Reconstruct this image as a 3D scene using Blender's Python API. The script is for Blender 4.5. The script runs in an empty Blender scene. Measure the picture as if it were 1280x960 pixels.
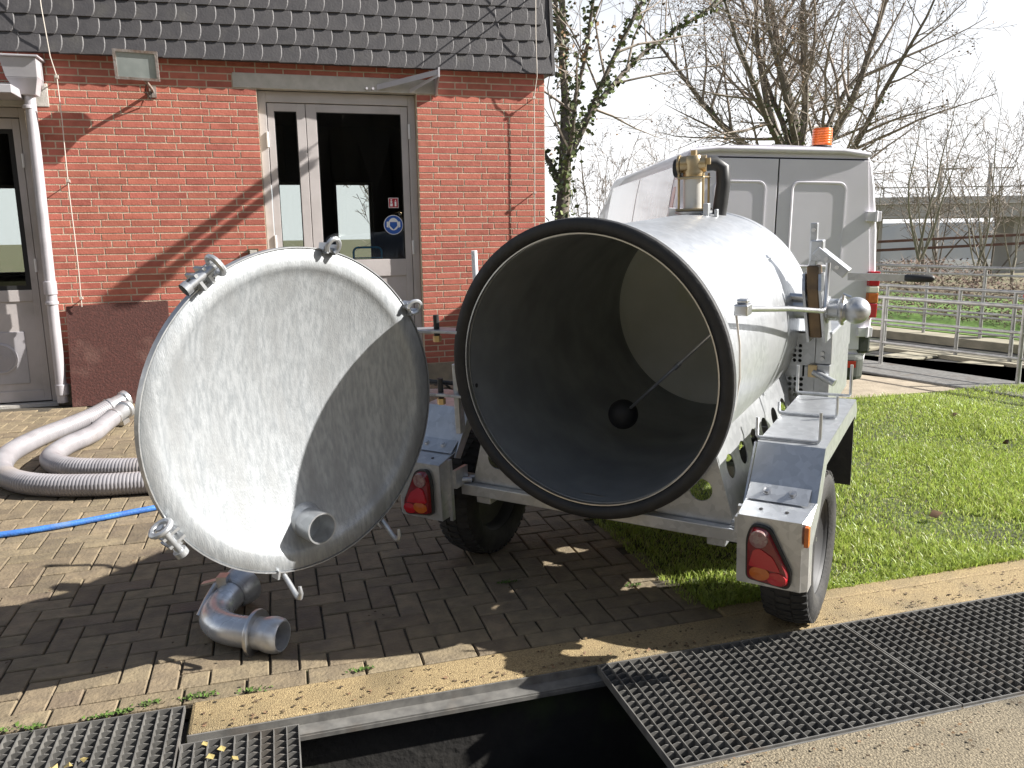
import bpy, math, random
import numpy as np
from mathutils import Vector, Matrix
random.seed(7); RNG = np.random.default_rng(7)
PI = math.pi
sc = bpy.context.scene
COL = sc.collection
rad = math.radians

# ------------------------------------------------------------------ camera
PITCH, ROLL, CAMH, FPX = rad(10.5), -0.0142, 1.5, 1012.0
cp_, sp_ = math.cos(PITCH), math.sin(PITCH)
cr_, sr_ = math.cos(ROLL), math.sin(ROLL)
ax_f = Vector((0, cp_, -sp_)); ax_u0 = Vector((0, sp_, cp_)); ax_x0 = Vector((1, 0, 0))
ax_x = ax_x0 * cr_ + ax_u0 * sr_
ax_u = ax_u0 * cr_ - ax_x0 * sr_
cam_d = bpy.data.cameras.new('camera'); cam = bpy.data.objects.new('camera', cam_d); COL.objects.link(cam)
m = Matrix((( ax_x.x, ax_u.x, -ax_f.x, 0), (ax_x.y, ax_u.y, -ax_f.y, 0), (ax_x.z, ax_u.z, -ax_f.z, CAMH), (0, 0, 0, 1)))
cam.matrix_world = m
cam_d.sensor_width = 36.0; cam_d.lens = 36.0 * FPX / 1280.0
cam_d.clip_start = 0.05; cam_d.clip_end = 2000
sc.camera = cam
sc.render.resolution_x, sc.render.resolution_y = 1024, 768

# ------------------------------------------------------------------ light
SUN_AZ, SUN_EL = rad(-0.5), rad(35.0)        # azimuth measured from +X towards +Y
sdir = Vector((math.cos(SUN_AZ) * math.cos(SUN_EL), math.sin(SUN_AZ) * math.cos(SUN_EL), math.sin(SUN_EL)))
world = bpy.data.worlds.new('World'); sc.world = world; world.use_nodes = True
wt = world.node_tree; wt.nodes.clear()
sky = wt.nodes.new('ShaderNodeTexSky'); sky.sky_type = 'NISHITA'; sky.sun_disc = False
sky.sun_elevation = SUN_EL; sky.sun_rotation = PI / 2 - SUN_AZ
sky.air_density = 1.0; sky.dust_density = 1.5; sky.ozone_density = 0.6
bg = wt.nodes.new('ShaderNodeBackground'); bg.inputs[1].default_value = 0.05
wo = wt.nodes.new('ShaderNodeOutputWorld')
# pale winter haze: whitest at the horizon, thinning upwards, the same all round
wtc = wt.nodes.new('ShaderNodeTexCoord'); wsx = wt.nodes.new('ShaderNodeSeparateXYZ'); wt.links.new(wtc.outputs['Generated'], wsx.inputs[0])
wmr = wt.nodes.new('ShaderNodeMapRange'); wmr.interpolation_type = 'SMOOTHSTEP'; wmr.inputs[1].default_value = 0.0; wmr.inputs[2].default_value = .60; wmr.inputs[3].default_value = .95; wmr.inputs[4].default_value = .06
wt.links.new(wsx.outputs['Z'], wmr.inputs[0])
wmx = wt.nodes.new('ShaderNodeMix'); wmx.data_type = 'RGBA'; wt.links.new(wmr.outputs[0], wmx.inputs[0]); wt.links.new(sky.outputs[0], wmx.inputs[6]); wmx.inputs[7].default_value = (11.0, 11.0, 11.2, 1)
wt.links.new(wmx.outputs[2], bg.inputs[0]); wt.links.new(bg.outputs[0], wo.inputs[0])
sl = bpy.data.lights.new('sun', 'SUN'); sl.energy = 5.0; sl.angle = rad(0.53); sl.color = (1.0, 0.965, 0.915)
so = bpy.data.objects.new('sun', sl); COL.objects.link(so)
so.rotation_euler = sdir.to_track_quat('Z', 'Y').to_euler()
so.location = (20, 0, 20)
vs = sc.view_settings
vs.view_transform = 'Standard'; vs.look = 'None'; vs.gamma = 1.0; vs.exposure = 1.32; vs.use_curve_mapping = False

# ------------------------------------------------------------------ helpers
class MB:
    def __init__(s): s.v = []; s.f = []
    def add(s, vs_, fs_, M=None):
        b = len(s.v)
        s.v += [tuple(M @ Vector(p)) for p in vs_] if M is not None else [tuple(p) for p in vs_]
        s.f += [tuple(b + i for i in f) for f in fs_]
        return s
    def box(s, x0, x1, y0, y1, z0, z1, M=None):
        return s.add([(x0,y0,z0),(x1,y0,z0),(x1,y1,z0),(x0,y1,z0),(x0,y0,z1),(x1,y0,z1),(x1,y1,z1),(x0,y1,z1)],
              [(0,3,2,1),(4,5,6,7),(0,1,5,4),(1,2,6,5),(2,3,7,6),(3,0,4,7)], M)
    def cyl(s, p0, p1, r0, n=16, r1=None, cap=True, M=None):
        return s.tube([p0, p1], [r0, r0 if r1 is None else r1], n, cap, M)
    def tube(s, pts, r, n=10, cap=True, M=None, closed=False):
        pts = [Vector(p) for p in pts]; k = len(pts)
        if not isinstance(r, (list, tuple)): r = [r] * k
        vs_, fs_ = [], []; prev = None
        for i, p in enumerate(pts):
            if closed: t = pts[(i+1) % k] - pts[i-1]
            else: t = (pts[min(i+1, k-1)] - pts[max(i-1, 0)])
            if t.length < 1e-9: t = Vector((0, 0, 1))
            t.normalize()
            if prev is None:
                h = Vector((0, 0, 1)) if abs(t.z) < .9 else Vector((1, 0, 0))
                u = t.cross(h).normalized()
            else:
                u = prev - t * prev.dot(t)
                if u.length < 1e-6: u = t.orthogonal()
                u.normalize()
            prev = u; w = t.cross(u)
            for j in range(n):
                a = 2 * PI * j / n
                vs_.append(p + (u * math.cos(a) + w * math.sin(a)) * r[i])
        for i in range(k if closed else k - 1):
            i2 = (i + 1) % k
            for j in range(n):
                j2 = (j + 1) % n
                fs_.append((i*n+j, i*n+j2, i2*n+j2, i2*n+j))
        if cap and not closed:
            fs_.append(tuple(range(n))[::-1]); fs_.append(tuple((k-1)*n + j for j in range(n)))
        return s.add(vs_, fs_, M)
    def lathe(s, prof, n=32, M=None, a0=0, a1=2*PI, close=False):
        """profile of (radius, height) turned round local Z"""
        full = abs(a1 - a0 - 2*PI) < 1e-6; k = len(prof); vs_, fs_ = [], []
        cnt = n if full else n + 1
        for i in range(cnt):
            a = a0 + (a1 - a0) * i / n
            for (r, h) in prof: vs_.append((r*math.cos(a), r*math.sin(a), h))
        for i in range(n):
            i2 = (i + 1) % cnt
            for j in range(k if close else k - 1):
                j2 = (j + 1) % k
                fs_.append((i*k+j, i2*k+j, i2*k+j2, i*k+j2))
        return s.add(vs_, fs_, M)
    def prism(s, poly, h0, h1, M=None):
        """poly in local XY, extruded along Z"""
        n = len(poly)
        vs_ = [(x, y, h0) for x, y in poly] + [(x, y, h1) for x, y in poly]
        fs_ = [tuple(range(n))[::-1], tuple(range(n, 2*n))] + [(i, (i+1) % n, n + (i+1) % n, n + i) for i in range(n)]
        return s.add(vs_, fs_, M)
    def holed(s, poly, c, r, h0, h1, M=None, n=28):
        """polygon (star shaped seen from c) with a round hole, extruded"""
        angs = [2*PI*i/n for i in range(n)] + [math.atan2(y-c[1], x-c[0]) % (2*PI) for x, y in poly]
        angs = sorted(set(round(a, 6) for a in angs)); out, inn = [], []
        for a in angs:
            d = (math.cos(a), math.sin(a)); best = None
            for i in range(len(poly)):
                p, q = poly[i], poly[(i+1) % len(poly)]
                ex, ey = q[0]-p[0], q[1]-p[1]; den = d[0]*ey - d[1]*ex
                if abs(den) < 1e-12: continue
                t = ((p[0]-c[0])*ey - (p[1]-c[1])*ex) / den; u = ((p[0]-c[0])*d[1] - (p[1]-c[1])*d[0]) / den
                if t > 0 and -1e-6 <= u <= 1+1e-6 and (best is None or t > best): best = t
            out.append((c[0]+d[0]*best, c[1]+d[1]*best)); inn.append((c[0]+d[0]*r, c[1]+d[1]*r))
        k = len(angs); vs_ = []
        for h in (h0, h1): vs_ += [(x, y, h) for x, y in out] + [(x, y, h) for x, y in inn]
        fs_ = []
        for i in range(k):
            j = (i+1) % k
            fs_ += [(i, k+i, k+j, j), (2*k+i, 2*k+j, 3*k+j, 3*k+i), (i, j, 2*k+j, 2*k+i), (k+j, k+i, 3*k+i, 3*k+j)]
        return s.add(vs_, fs_, M)
    def ball(s, c, r, n=16, sz=1.0, M=None):
        prof = [(max(1e-4, r*math.sin(PI*i/n)), -r*sz*math.cos(PI*i/n)) for i in range(n+1)]
        T = Matrix.Translation(c)
        return s.lathe(prof, n*2 if n < 14 else 24, (M @ T) if M is not None else T)
    def mesh(s, name, mat=None, smooth=True, ang=0.7):
        me = bpy.data.meshes.new(name); me.from_pydata(s.v, [], s.f); me.update()
        if smooth:
            me.polygons.foreach_set('use_smooth', [True]*len(me.polygons)); me.set_sharp_from_angle(angle=ang)
        if mat: me.materials.append(mat)
        return me
    def build(s, name, mat, parent=None, smooth=True, bevel=0, ang=0.7, label=None):
        o = bpy.data.objects.new(name, s.mesh(name, mat, smooth, ang)); COL.objects.link(o)
        if parent is not None: o.parent = parent
        if bevel:
            b = o.modifiers.new('bevel', 'BEVEL'); b.width = bevel; b.segments = 2; b.limit_method = 'ANGLE'; b.angle_limit = rad(35)
            b.harden_normals = False
        if label: o['label'] = label
        return o
def inst(name, me, parent=None, M=None):
    o = bpy.data.objects.new(name, me); COL.objects.link(o)
    if parent is not None: o.parent = parent
    if M is not None: o.matrix_local = M
    return o
def empty(name, M, label=None, cat=None, group=None, parent=None):
    o = bpy.data.objects.new(name, None); COL.objects.link(o); o.empty_display_size = .1
    if parent is not None: o.parent = parent
    o.matrix_local = M
    if label: o['label'] = label
    if cat: o['category'] = cat
    if group: o['group'] = group
    return o
def tag(o, label, cat, group=None):
    o['label'] = label; o['category'] = cat
    if group: o['group'] = group
    return o
def struct(o): o['kind'] = 'structure'; return o
def stuff(o): o['kind'] = 'stuff'; return o
def fast_mesh(name, V, F, mat, smooth=False):
    """numpy arrays V (n,3), F (m,k) -> mesh"""
    me = bpy.data.meshes.new(name); k = F.shape[1]
    me.vertices.add(len(V)); me.vertices.foreach_set('co', V.astype(np.float32).ravel())
    me.loops.add(F.size); me.loops.foreach_set('vertex_index', F.astype(np.int32).ravel())
    me.polygons.add(len(F)); me.polygons.foreach_set('loop_start', np.arange(0, F.size, k, dtype=np.int32))
    me.polygons.foreach_set('loop_total', np.full(len(F), k, dtype=np.int32))
    if smooth: me.polygons.foreach_set('use_smooth', [True]*len(F))
    me.update(calc_edges=True); me.validate()
    me.materials.append(mat); return me
def zalign(p, d):
    """matrix taking local Z to direction d at p"""
    q = Vector(d).normalized().to_track_quat('Z', 'Y').to_matrix().to_4x4()
    return Matrix.Translation(p) @ q
def axes(o, x, y, z):
    return Matrix(((x[0], y[0], z[0], o[0]), (x[1], y[1], z[1], o[1]), (x[2], y[2], z[2], o[2]), (0, 0, 0, 1)))

# ------------------------------------------------------------------ materials
def mat(name, c1, c2=None, rough=.6, metal=0.0, scale=8, detail=6, ramp=(.35, .65), bump=0.0, bscale=40, rnd=0.0,
        c3=None, scale3=2.0, ramp3=(.5, .7), rrange=None, tex='noise', spec=None, island=False, stretch=None, trans=0, coat=0, emit=None, ior=None, alpha=None):
    M = bpy.data.materials.new(name); M.use_nodes = True; nt = M.node_tree; N = nt.nodes; L = nt.links
    b = N['Principled BSDF']; b.inputs['Roughness'].default_value = rough; b.inputs['Metallic'].default_value = metal
    b.inputs['Base Color'].default_value = (*c1, 1)
    if spec is not None: b.inputs['Specular IOR Level'].default_value = spec
    if coat: b.inputs['Coat Weight'].default_value = coat; b.inputs['Coat Roughness'].default_value = .08
    if trans: b.inputs['Transmission Weight'].default_value = trans
    if ior: b.inputs['IOR'].default_value = ior
    tc = N.new('ShaderNodeTexCoord'); src = tc.outputs['Object']
    geo = None
    if stretch or island or rnd:
        geo = N.new('ShaderNodeNewGeometry')
    if rnd:     # shift the pattern from piece to piece
        oi = N.new('ShaderNodeObjectInfo')
        rn = N.new('ShaderNodeMath'); rn.operation = 'ADD'; L.new(oi.outputs['Random'], rn.inputs[0])
        L.new(geo.outputs['Random Per Island'], rn.inputs[1])
        fr = N.new('ShaderNodeMath'); fr.operation = 'FRACT'; L.new(rn.outputs[0], fr.inputs[0])
        rv = fr.outputs[0]
        off = N.new('ShaderNodeVectorMath'); off.operation = 'SCALE'
        cmb = N.new('ShaderNodeCombineXYZ')
        for i in range(3): L.new(rv, cmb.inputs[i])
        L.new(cmb.outputs[0], off.inputs[0]); off.inputs['Scale'].default_value = 37.0
        ad = N.new('ShaderNodeVectorMath'); ad.operation = 'ADD'; L.new(src, ad.inputs[0]); L.new(off.outputs[0], ad.inputs[1]); src = ad.outputs[0]
    if stretch:
        mp = N.new('ShaderNodeMapping'); mp.inputs['Scale'].default_value = stretch; L.new(src, mp.inputs[0]); src = mp.outputs[0]
    col = None; fac = None
    if c2 is not None:
        if tex == 'noise':
            t = N.new('ShaderNodeTexNoise'); t.inputs['Scale'].default_value = scale; t.inputs['Detail'].default_value = detail; fo = t.outputs['Fac']
        else:
            t = N.new('ShaderNodeTexVoronoi'); t.inputs['Scale'].default_value = scale
            sx = N.new('ShaderNodeSeparateColor'); L.new(t.outputs['Color'], sx.inputs[0]); fo = sx.outputs[0]
        L.new(src, t.inputs['Vector'])
        r = N.new('ShaderNodeValToRGB'); r.color_ramp.elements[0].position = ramp[0]; r.color_ramp.elements[1].position = ramp[1]
        r.color_ramp.elements[0].color = (*c1, 1); r.color_ramp.elements[1].color = (*c2, 1)
        L.new(fo, r.inputs[0]); col = r.outputs[0]; fac = fo
    if c3 is not None:
        t3 = N.new('ShaderNodeTexNoise'); t3.inputs['Scale'].default_value = scale3; t3.inputs['Detail'].default_value = 5; L.new(src, t3.inputs['Vector'])
        r3 = N.new('ShaderNodeMapRange'); r3.inputs[1].default_value = ramp3[0]; r3.inputs[2].default_value = ramp3[1]; L.new(t3.outputs['Fac'], r3.inputs[0])
        mx = N.new('ShaderNodeMix'); mx.data_type = 'RGBA'; L.new(r3.outputs[0], mx.inputs[0])
        if col is not None: L.new(col, mx.inputs[6])
        else: mx.inputs[6].default_value = (*c1, 1)
        mx.inputs[7].default_value = (*c3, 1); col = mx.outputs[2]
        if rrange is not None:
            rr = N.new('ShaderNodeMapRange'); rr.inputs[3].default_value = rough; rr.inputs[4].default_value = rrange
            L.new(r3.outputs[0], rr.inputs[0]); L.new(rr.outputs[0], b.inputs['Roughness'])
    if rnd:
        hs = N.new('ShaderNodeHueSaturation'); mr = N.new('ShaderNodeMapRange'); mr.inputs[3].default_value = 1 - rnd; mr.inputs[4].default_value = 1 + rnd
        L.new(rv, mr.inputs[0]); L.new(mr.outputs[0], hs.inputs['Value'])
        mr2 = N.new('ShaderNodeMapRange'); mr2.inputs[3].default_value = .5 - rnd*.025; mr2.inputs[4].default_value = .5 + rnd*.025
        wn_ = N.new('ShaderNodeTexWhiteNoise'); wn_.noise_dimensions = '1D'; L.new(rv, wn_.inputs['W']); L.new(wn_.outputs['Value'], mr2.inputs[0]); L.new(mr2.outputs[0], hs.inputs['Hue'])
        if col is not None: L.new(col, hs.inputs['Color'])
        else: hs.inputs['Color'].default_value = (*c1, 1)
        col = hs.outputs[0]
    if col is not None: L.new(col, b.inputs['Base Color'])
    if bump:
        bn = N.new('ShaderNodeTexNoise'); bn.inputs['Scale'].default_value = bscale; bn.inputs['Detail'].default_value = 8; L.new(src, bn.inputs['Vector'])
        bp = N.new('ShaderNodeBump'); bp.inputs['Strength'].default_value = bump; bp.inputs['Distance'].default_value = .01
        L.new(bn.outputs['Fac'], bp.inputs['Height']); L.new(bp.outputs[0], b.inputs['Normal'])
    if emit: b.inputs['Emission Color'].default_value = (*emit[:3], 1); b.inputs['Emission Strength'].default_value = emit[3]
    if alpha is not None: b.inputs['Alpha'].default_value = alpha
    return M
def glass_mat(name, tint=(.9, .95, .95), rough=0.0):
    M = bpy.data.materials.new(name); M.use_nodes = True; nt = M.node_tree; N = nt.nodes; N.clear(); L = nt.links
    o = N.new('ShaderNodeOutputMaterial'); t = N.new('ShaderNodeBsdfTransparent'); t.inputs[0].default_value = (*tint, 1)
    g = N.new('ShaderNodeBsdfGlossy'); g.inputs['Roughness'].default_value = rough
    f = N.new('ShaderNodeFresnel'); f.inputs[0].default_value = 1.5; mx = N.new('ShaderNodeMixShader')
    L.new(f.outputs[0], mx.inputs[0]); L.new(t.outputs[0], mx.inputs[1]); L.new(g.outputs[0], mx.inputs[2]); L.new(mx.outputs[0], o.inputs[0])
    return M
K = {}
K['brick'] = mat('brick', (.43, .132, .092), (.37, .110, .076), .85, scale=14, rnd=.13, bump=.22, bscale=60, c3=(.27, .07, .046), scale3=7, ramp3=(.55, .9))
K['mortar'] = mat('mortar', (.52, .43, .32), (.42, .35, .26), .95, scale=20, bump=.6, bscale=90)
K['slate'] = mat('slate', (.064, .060, .061), (.050, .047, .049), .6, scale=9, rnd=.10, bump=.25, bscale=50, c3=(.085, .08, .072), scale3=5, ramp3=(.58, .85))
K['conc'] = mat('concrete', (.52, .49, .45), (.43, .41, .37), .9, scale=12, bump=.3, bscale=70, c3=(.36, .34, .30), scale3=1.7, ramp3=(.5, .75))
K['plinth'] = mat('plinth', (.34, .28, .19), (.25, .21, .15), .9, scale=9, bump=.4, bscale=60)
K['gravel'] = mat('washed_concrete', (.36, .27, .135), (.22, .158, .078), .82, scale=170, detail=3, ramp=(.38, .62), bump=.7, bscale=240, c3=(.15, .115, .06), scale3=3.2, ramp3=(.46, .74), rrange=.5)
K['apron'] = mat('apron_concrete', (.27, .225, .15), (.105, .085, .055), .85, scale=130, detail=4, ramp=(.36, .64), bump=.8, bscale=150, c3=(.11, .092, .062), scale3=4, ramp3=(.5, .68))
K['paver'] = mat('paver', (.205, .160, .098), (.140, .110, .070), .8, scale=16, rnd=.17, bump=.55, bscale=70, c3=(.098, .075, .055), scale3=2.4, ramp3=(.5, .85), rrange=.55)
K['bed'] = mat('joint_sand', (.075, .06, .04), (.035, .03, .022), .95, scale=30, bump=.6, bscale=80, c3=(.05, .08, .02), scale3=5, ramp3=(.6, .75))
K['yard'] = mat('yard_paving', (.29, .245, .18), (.21, .175, .125), .85, scale=7, bump=.5, bscale=40, c3=(.2, .165, .115), scale3=1.2, ramp3=(.5, .75))
K['soil'] = mat('soil', (.075, .10, .025), (.045, .05, .02), .95, scale=6, bump=.9, bscale=25)
K['ground'] = mat('ground', (.10, .11, .045), (.15, .12, .07), .95, scale=.6, bump=.5, bscale=8)
K['farlawn'] = mat('far_lawn', (.105, .20, .022), (.075, .15, .018), .9, scale=3, bump=.8, bscale=30)
def galv(name, base, metal, rough, sp=40, rr=None, **k):
    return mat(name, (base*.86, base*.89, base*.92), (base*1.08, base*1.11, base*1.14), rough, metal, scale=sp, tex='vor', ramp=(0, 1),
               c3=tuple(base*.66*x for x in (1, 1.02, 1.05)), scale3=3.5, ramp3=(.45, .78), rrange=rr, bump=.06, bscale=30, **k)
K['galv'] = galv('galvanised_steel', .52, .72, .34, rr=.5)
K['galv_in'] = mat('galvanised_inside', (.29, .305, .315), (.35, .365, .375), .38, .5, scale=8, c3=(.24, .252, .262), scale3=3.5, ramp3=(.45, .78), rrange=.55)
K['galv_lid'] = mat('galvanised_lid', (.31, .33, .345), (.43, .45, .465), .46, .45, scale=26, detail=10, ramp=(.36, .62), bump=.16, bscale=110, c3=(.285, .295, .30), scale3=4, ramp3=(.42, .72), rrange=.58, stretch=(3, 3, .8))
K['galv_new'] = galv('new_zinc', .68, .6, .26, rr=.4)
K['zinc'] = mat('zinc_sheet', (.42, .40, .42), (.50, .48, .50), .5, .25, scale=5, c3=(.32, .32, .33), scale3=2, ramp3=(.5, .8))
K['steel'] = mat('bright_steel', (.62, .62, .62), (.5, .5, .5), .3, .9, scale=12)
K['rail'] = mat('rail_steel', (.40, .40, .385), (.29, .285, .27), .5, .5, scale=14, bump=.15)
K['grate'] = mat('grating_steel', (.205, .198, .182), (.13, .126, .118), .55, .35, scale=25, c3=(.13, .10, .075), scale3=6, ramp3=(.55, .8))
K['rubber'] = mat('rubber', (.013, .013, .014), (.022, .021, .02), .62, scale=20, bump=.2, bscale=60)
K['tyre'] = mat('tyre_rubber', (.016, .016, .016), (.035, .033, .03), .8, scale=12, bump=.3, bscale=70)
K['black'] = mat('black_plastic', (.015, .015, .016), (.03, .03, .03), .5, scale=10)
K['bumper'] = mat('bumper_plastic', (.035, .04, .034), (.055, .06, .05), .6, scale=6, bump=.15, bscale=80)
K['red'] = mat('red_lens', (.20, .010, .014), (.15, .008, .012), .18, scale=30, coat=.6, bump=.1, bscale=150)
K['amber'] = mat('amber_lens', (.50, .13, .02), (.4, .09, .012), .2, scale=30, coat=.6)
K['clear'] = mat('clear_lens', (.30, .22, .20), (.22, .10, .10), .2, scale=90, tex='vor', ramp=(0, 1), coat=.6)
K['tail_red'] = mat('tail_red', (.42, .012, .02), None, .18, coat=.6)
K['tail_white'] = mat('tail_white', (.75, .72, .62), None, .2, coat=.4)
K['beacon'] = mat('beacon_orange', (.85, .16, .008), (.7, .11, .005), .25, scale=20, coat=.5)
K['vanwhite'] = mat('van_paint', (.74, .72, .76), (.69, .67, .71), .32, scale=3, coat=.35, c3=(.70, .68, .69), scale3=1.5, ramp3=(.5, .85))
K['vanred'] = mat('van_red_stripe', (.55, .13, .11), None, .3, coat=.35)
K['van_glass'] = mat('van_side_film', (.46, .33, .31), (.62, .52, .50), .10, scale=5, coat=1.0, bump=.25, bscale=6, c3=(.30, .16, .13), scale3=2.5, ramp3=(.5, .7))  # pinkish-brown reflections painted into the film colour
K['seal'] = mat('door_gap', (.02, .02, .02), None, .8)
K['frame'] = mat('door_frame', (.50, .46, .445), (.44, .405, .39), .5, scale=4, c3=(.32, .29, .26), scale3=2.2, ramp3=(.55, .8), bump=.08)
K['glass'] = glass_mat('window_glass', (.88, .90, .89))
K['rim'] = mat('wheel_rim', (.075, .075, .078), (.05, .05, .05), .6, .1, scale=8)
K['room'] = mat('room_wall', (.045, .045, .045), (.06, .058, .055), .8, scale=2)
K['brass'] = mat('brass', (.58, .45, .26), (.44, .33, .18), .32, .85, scale=12)
K['bronze'] = mat('weathered_bronze', (.20, .13, .065), (.11, .075, .045), .55, .5, scale=12, bump=.3, bscale=40)
K['sight'] = mat('sight_glass', (.62, .60, .55), (.5, .5, .48), .12, scale=6, coat=.8)
K['board'] = mat('weathered_board', (.060, .022, .017), (.10, .034, .026), .8, scale=60, detail=3, ramp=(.4, .7), bump=.4, bscale=60, c3=(.21, .12, .095), scale3=2.2, ramp3=(.58, .82))
K['hose'] = mat('grey_hose', (.255, .245, .255), (.21, .20, .208), .38, scale=10, c3=(.27, .24, .22), scale3=3, ramp3=(.55, .8), coat=.25)
K['blue'] = mat('blue_hose', (.045, .17, .50), (.03, .10, .32), .5, scale=18, bump=.3, bscale=90, c3=(.14, .22, .36), scale3=9, ramp3=(.55, .75))
K['bluepaint'] = mat('blue_paint', (.04, .42, .78), None, .4)
K['white'] = mat('white_paint', (.78, .78, .78), None, .4)
K['whitep'] = mat('white_print', (.8, .8, .8), None, .5)
K['bluep'] = mat('blue_print', (.02, .10, .42), None, .5)
K['redp'] = mat('red_print', (.45, .02, .04), None, .5)
K['flood_glass'] = mat('floodlight_glass', (.22, .25, .245), (.33, .36, .35), .12, scale=5, coat=.7)
K['flood'] = mat('floodlight_body', (.30, .27, .25), (.18, .13, .10), .7, scale=14, bump=.3)
K['wire'] = mat('galvanised_wire', (.55, .50, .44), None, .5, .3)
K['bark'] = mat('bark', (.17, .145, .115), (.10, .085, .07), .9, scale=18, bump=.7, bscale=30)
K['twig'] = mat('twigs', (.27, .225, .185), (.20, .165, .135), .9, scale=4)
K['sapling'] = mat('sapling_bark', (.26, .235, .18), (.18, .16, .125), .9, scale=9, bump=.4)
K['ivy'] = mat('ivy_leaf', (.055, .085, .025), (.12, .14, .045), .5, scale=3, rnd=.5)
K['dryleaf'] = mat('dry_leaf', (.20, .115, .05), (.13, .075, .035), .8, scale=3, rnd=.4)
K['brush'] = mat('brushwood', (.16, .105, .075), (.10, .07, .05), .9, scale=3, rnd=.4)
K['grass'] = mat('grass_blade', (.37, .45, .095), (.27, .37, .06), .42, scale=2.2, rnd=.42, c3=(.42, .41, .17), scale3=.9, ramp3=(.5, .8))
gb = K['grass'].node_tree; gp_ = gb.nodes['Principled BSDF']; go_ = gb.nodes['Material Output']; gt_ = gb.nodes.new('ShaderNodeBsdfTranslucent'); gm_ = gb.nodes.new('ShaderNodeMixShader'); gm_.inputs[0].default_value = .42
gb.links.new(gp_.inputs['Base Color'].links[0].from_socket, gt_.inputs[0]); gb.links.new(gp_.outputs[0], gm_.inputs[1]); gb.links.new(gt_.outputs[0], gm_.inputs[2]); gb.links.new(gm_.outputs[0], go_.inputs[0])
K['moss'] = mat('moss', (.07, .13, .018), (.05, .085, .015), .95, scale=30, rnd=.3)
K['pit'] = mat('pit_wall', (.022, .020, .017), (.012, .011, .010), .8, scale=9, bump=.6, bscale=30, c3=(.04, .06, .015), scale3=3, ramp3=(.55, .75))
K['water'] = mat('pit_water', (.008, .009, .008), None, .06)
K['bridge'] = mat('viaduct_concrete', (.42, .41, .395), (.34, .33, .32), .9, scale=.6)
K['hall'] = mat('hall_sheet', (.40, .43, .48), (.50, .51, .53), .7, scale=.3)
K['rusty'] = mat('rusty_steel', (.14, .07, .05), (.09, .045, .035), .8, scale=5)
K['mark'] = mat('red_sticker', (.62, .10, .07), None, .5)
K['wall_block'] = mat('basin_concrete', (.30, .27, .20), (.20, .185, .135), .9, scale=4, bump=.4, bscale=30, c3=(.15, .15, .075), scale3=1.5, ramp3=(.5, .8))

# ================================================================== GROUND (frame: e along wall/trench, n away)
WY = rad(16.207)
E = Vector((math.cos(WY), math.sin(WY), 0)); Nn = Vector((-math.sin(WY), math.cos(WY), 0))
MG = axes((0, 0, 0), E, Nn, (0, 0, 1))          # (e, n, z) -> world
def en(x, y): v = Vector((x, y, 0)); return v.dot(E), v.dot(Nn)

def slab_grid(es, ns, skip, z):
    mb = MB()
    for i in range(len(es)-1):
        for j in range(len(ns)-1):
            if (i, j) in skip: continue
            mb.add([(es[i], ns[j], z), (es[i+1], ns[j], z), (es[i+1], ns[j+1], z), (es[i], ns[j+1], z)], [(0, 1, 2, 3)], MG)
    return mb
g = slab_grid([-600, -3.0, -.36, 3.6, 600], [-300, 1.86, 1.98, 2.43, 2.62, 22.0], {(2, 1), (2, 2), (1, 2), (1, 3)}, -.06)
g.add([(-600, 22, -.06), (600, 22, -.06), (600, 30, -3.2), (-600, 30, -3.2), (600, 1200, -3.2), (-600, 1200, -3.2)], [(0, 1, 2, 3), (3, 2, 4, 5)], MG)
struct(g.build('ground', K['ground'], smooth=False))
# concrete apron the photographer stands on, strip between trench and paving
ap = MB(); ap.box(-6, 8, -1.2, 1.845, -.3, 0, MG)
struct(ap.build('concrete_apron', K['apron'], smooth=False))
st = MB(); st.box(-.345, 8, 2.445, 2.63, -.5, 0.004, MG); st.box(1.63, 8, 2.6305, 2.72, -.5, 0.003, MG)
struct(st.build('concrete_edge_strip', K['gravel'], smooth=False, bevel=.012))
# pit
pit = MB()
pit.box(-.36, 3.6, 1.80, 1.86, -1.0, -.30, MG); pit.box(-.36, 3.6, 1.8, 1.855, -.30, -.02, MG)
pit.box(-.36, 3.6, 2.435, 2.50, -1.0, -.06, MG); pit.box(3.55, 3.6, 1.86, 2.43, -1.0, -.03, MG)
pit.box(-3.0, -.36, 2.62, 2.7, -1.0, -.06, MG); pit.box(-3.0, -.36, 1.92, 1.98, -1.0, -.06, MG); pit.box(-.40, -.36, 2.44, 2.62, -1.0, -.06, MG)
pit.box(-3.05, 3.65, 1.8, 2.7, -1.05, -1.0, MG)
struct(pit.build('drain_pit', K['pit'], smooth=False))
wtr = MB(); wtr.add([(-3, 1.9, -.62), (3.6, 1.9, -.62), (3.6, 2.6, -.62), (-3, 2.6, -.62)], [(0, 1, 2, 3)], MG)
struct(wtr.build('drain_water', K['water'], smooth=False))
# steel angle frame along the pit
fr = MB(); fr.box(-.345, 3.5, 2.385, 2.447, -.034, -.028, MG); fr.box(-.345, 3.5, 2.438, 2.4445, -.028, .0, MG); fr.box(-.345, 3.5, 2.382, 2.3855, -.048, -.0342, MG)
fr.box(-.345, 3.5, 1.846, 1.90, -.034, -.028, MG); fr.box(-.345, 3.5, 1.8455, 1.852, -.028, 0.0, MG)
tag(fr.build('pit_frame', K['grate'], smooth=False), 'grey steel angle frame lining the open drain trench', 'frame')

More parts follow.
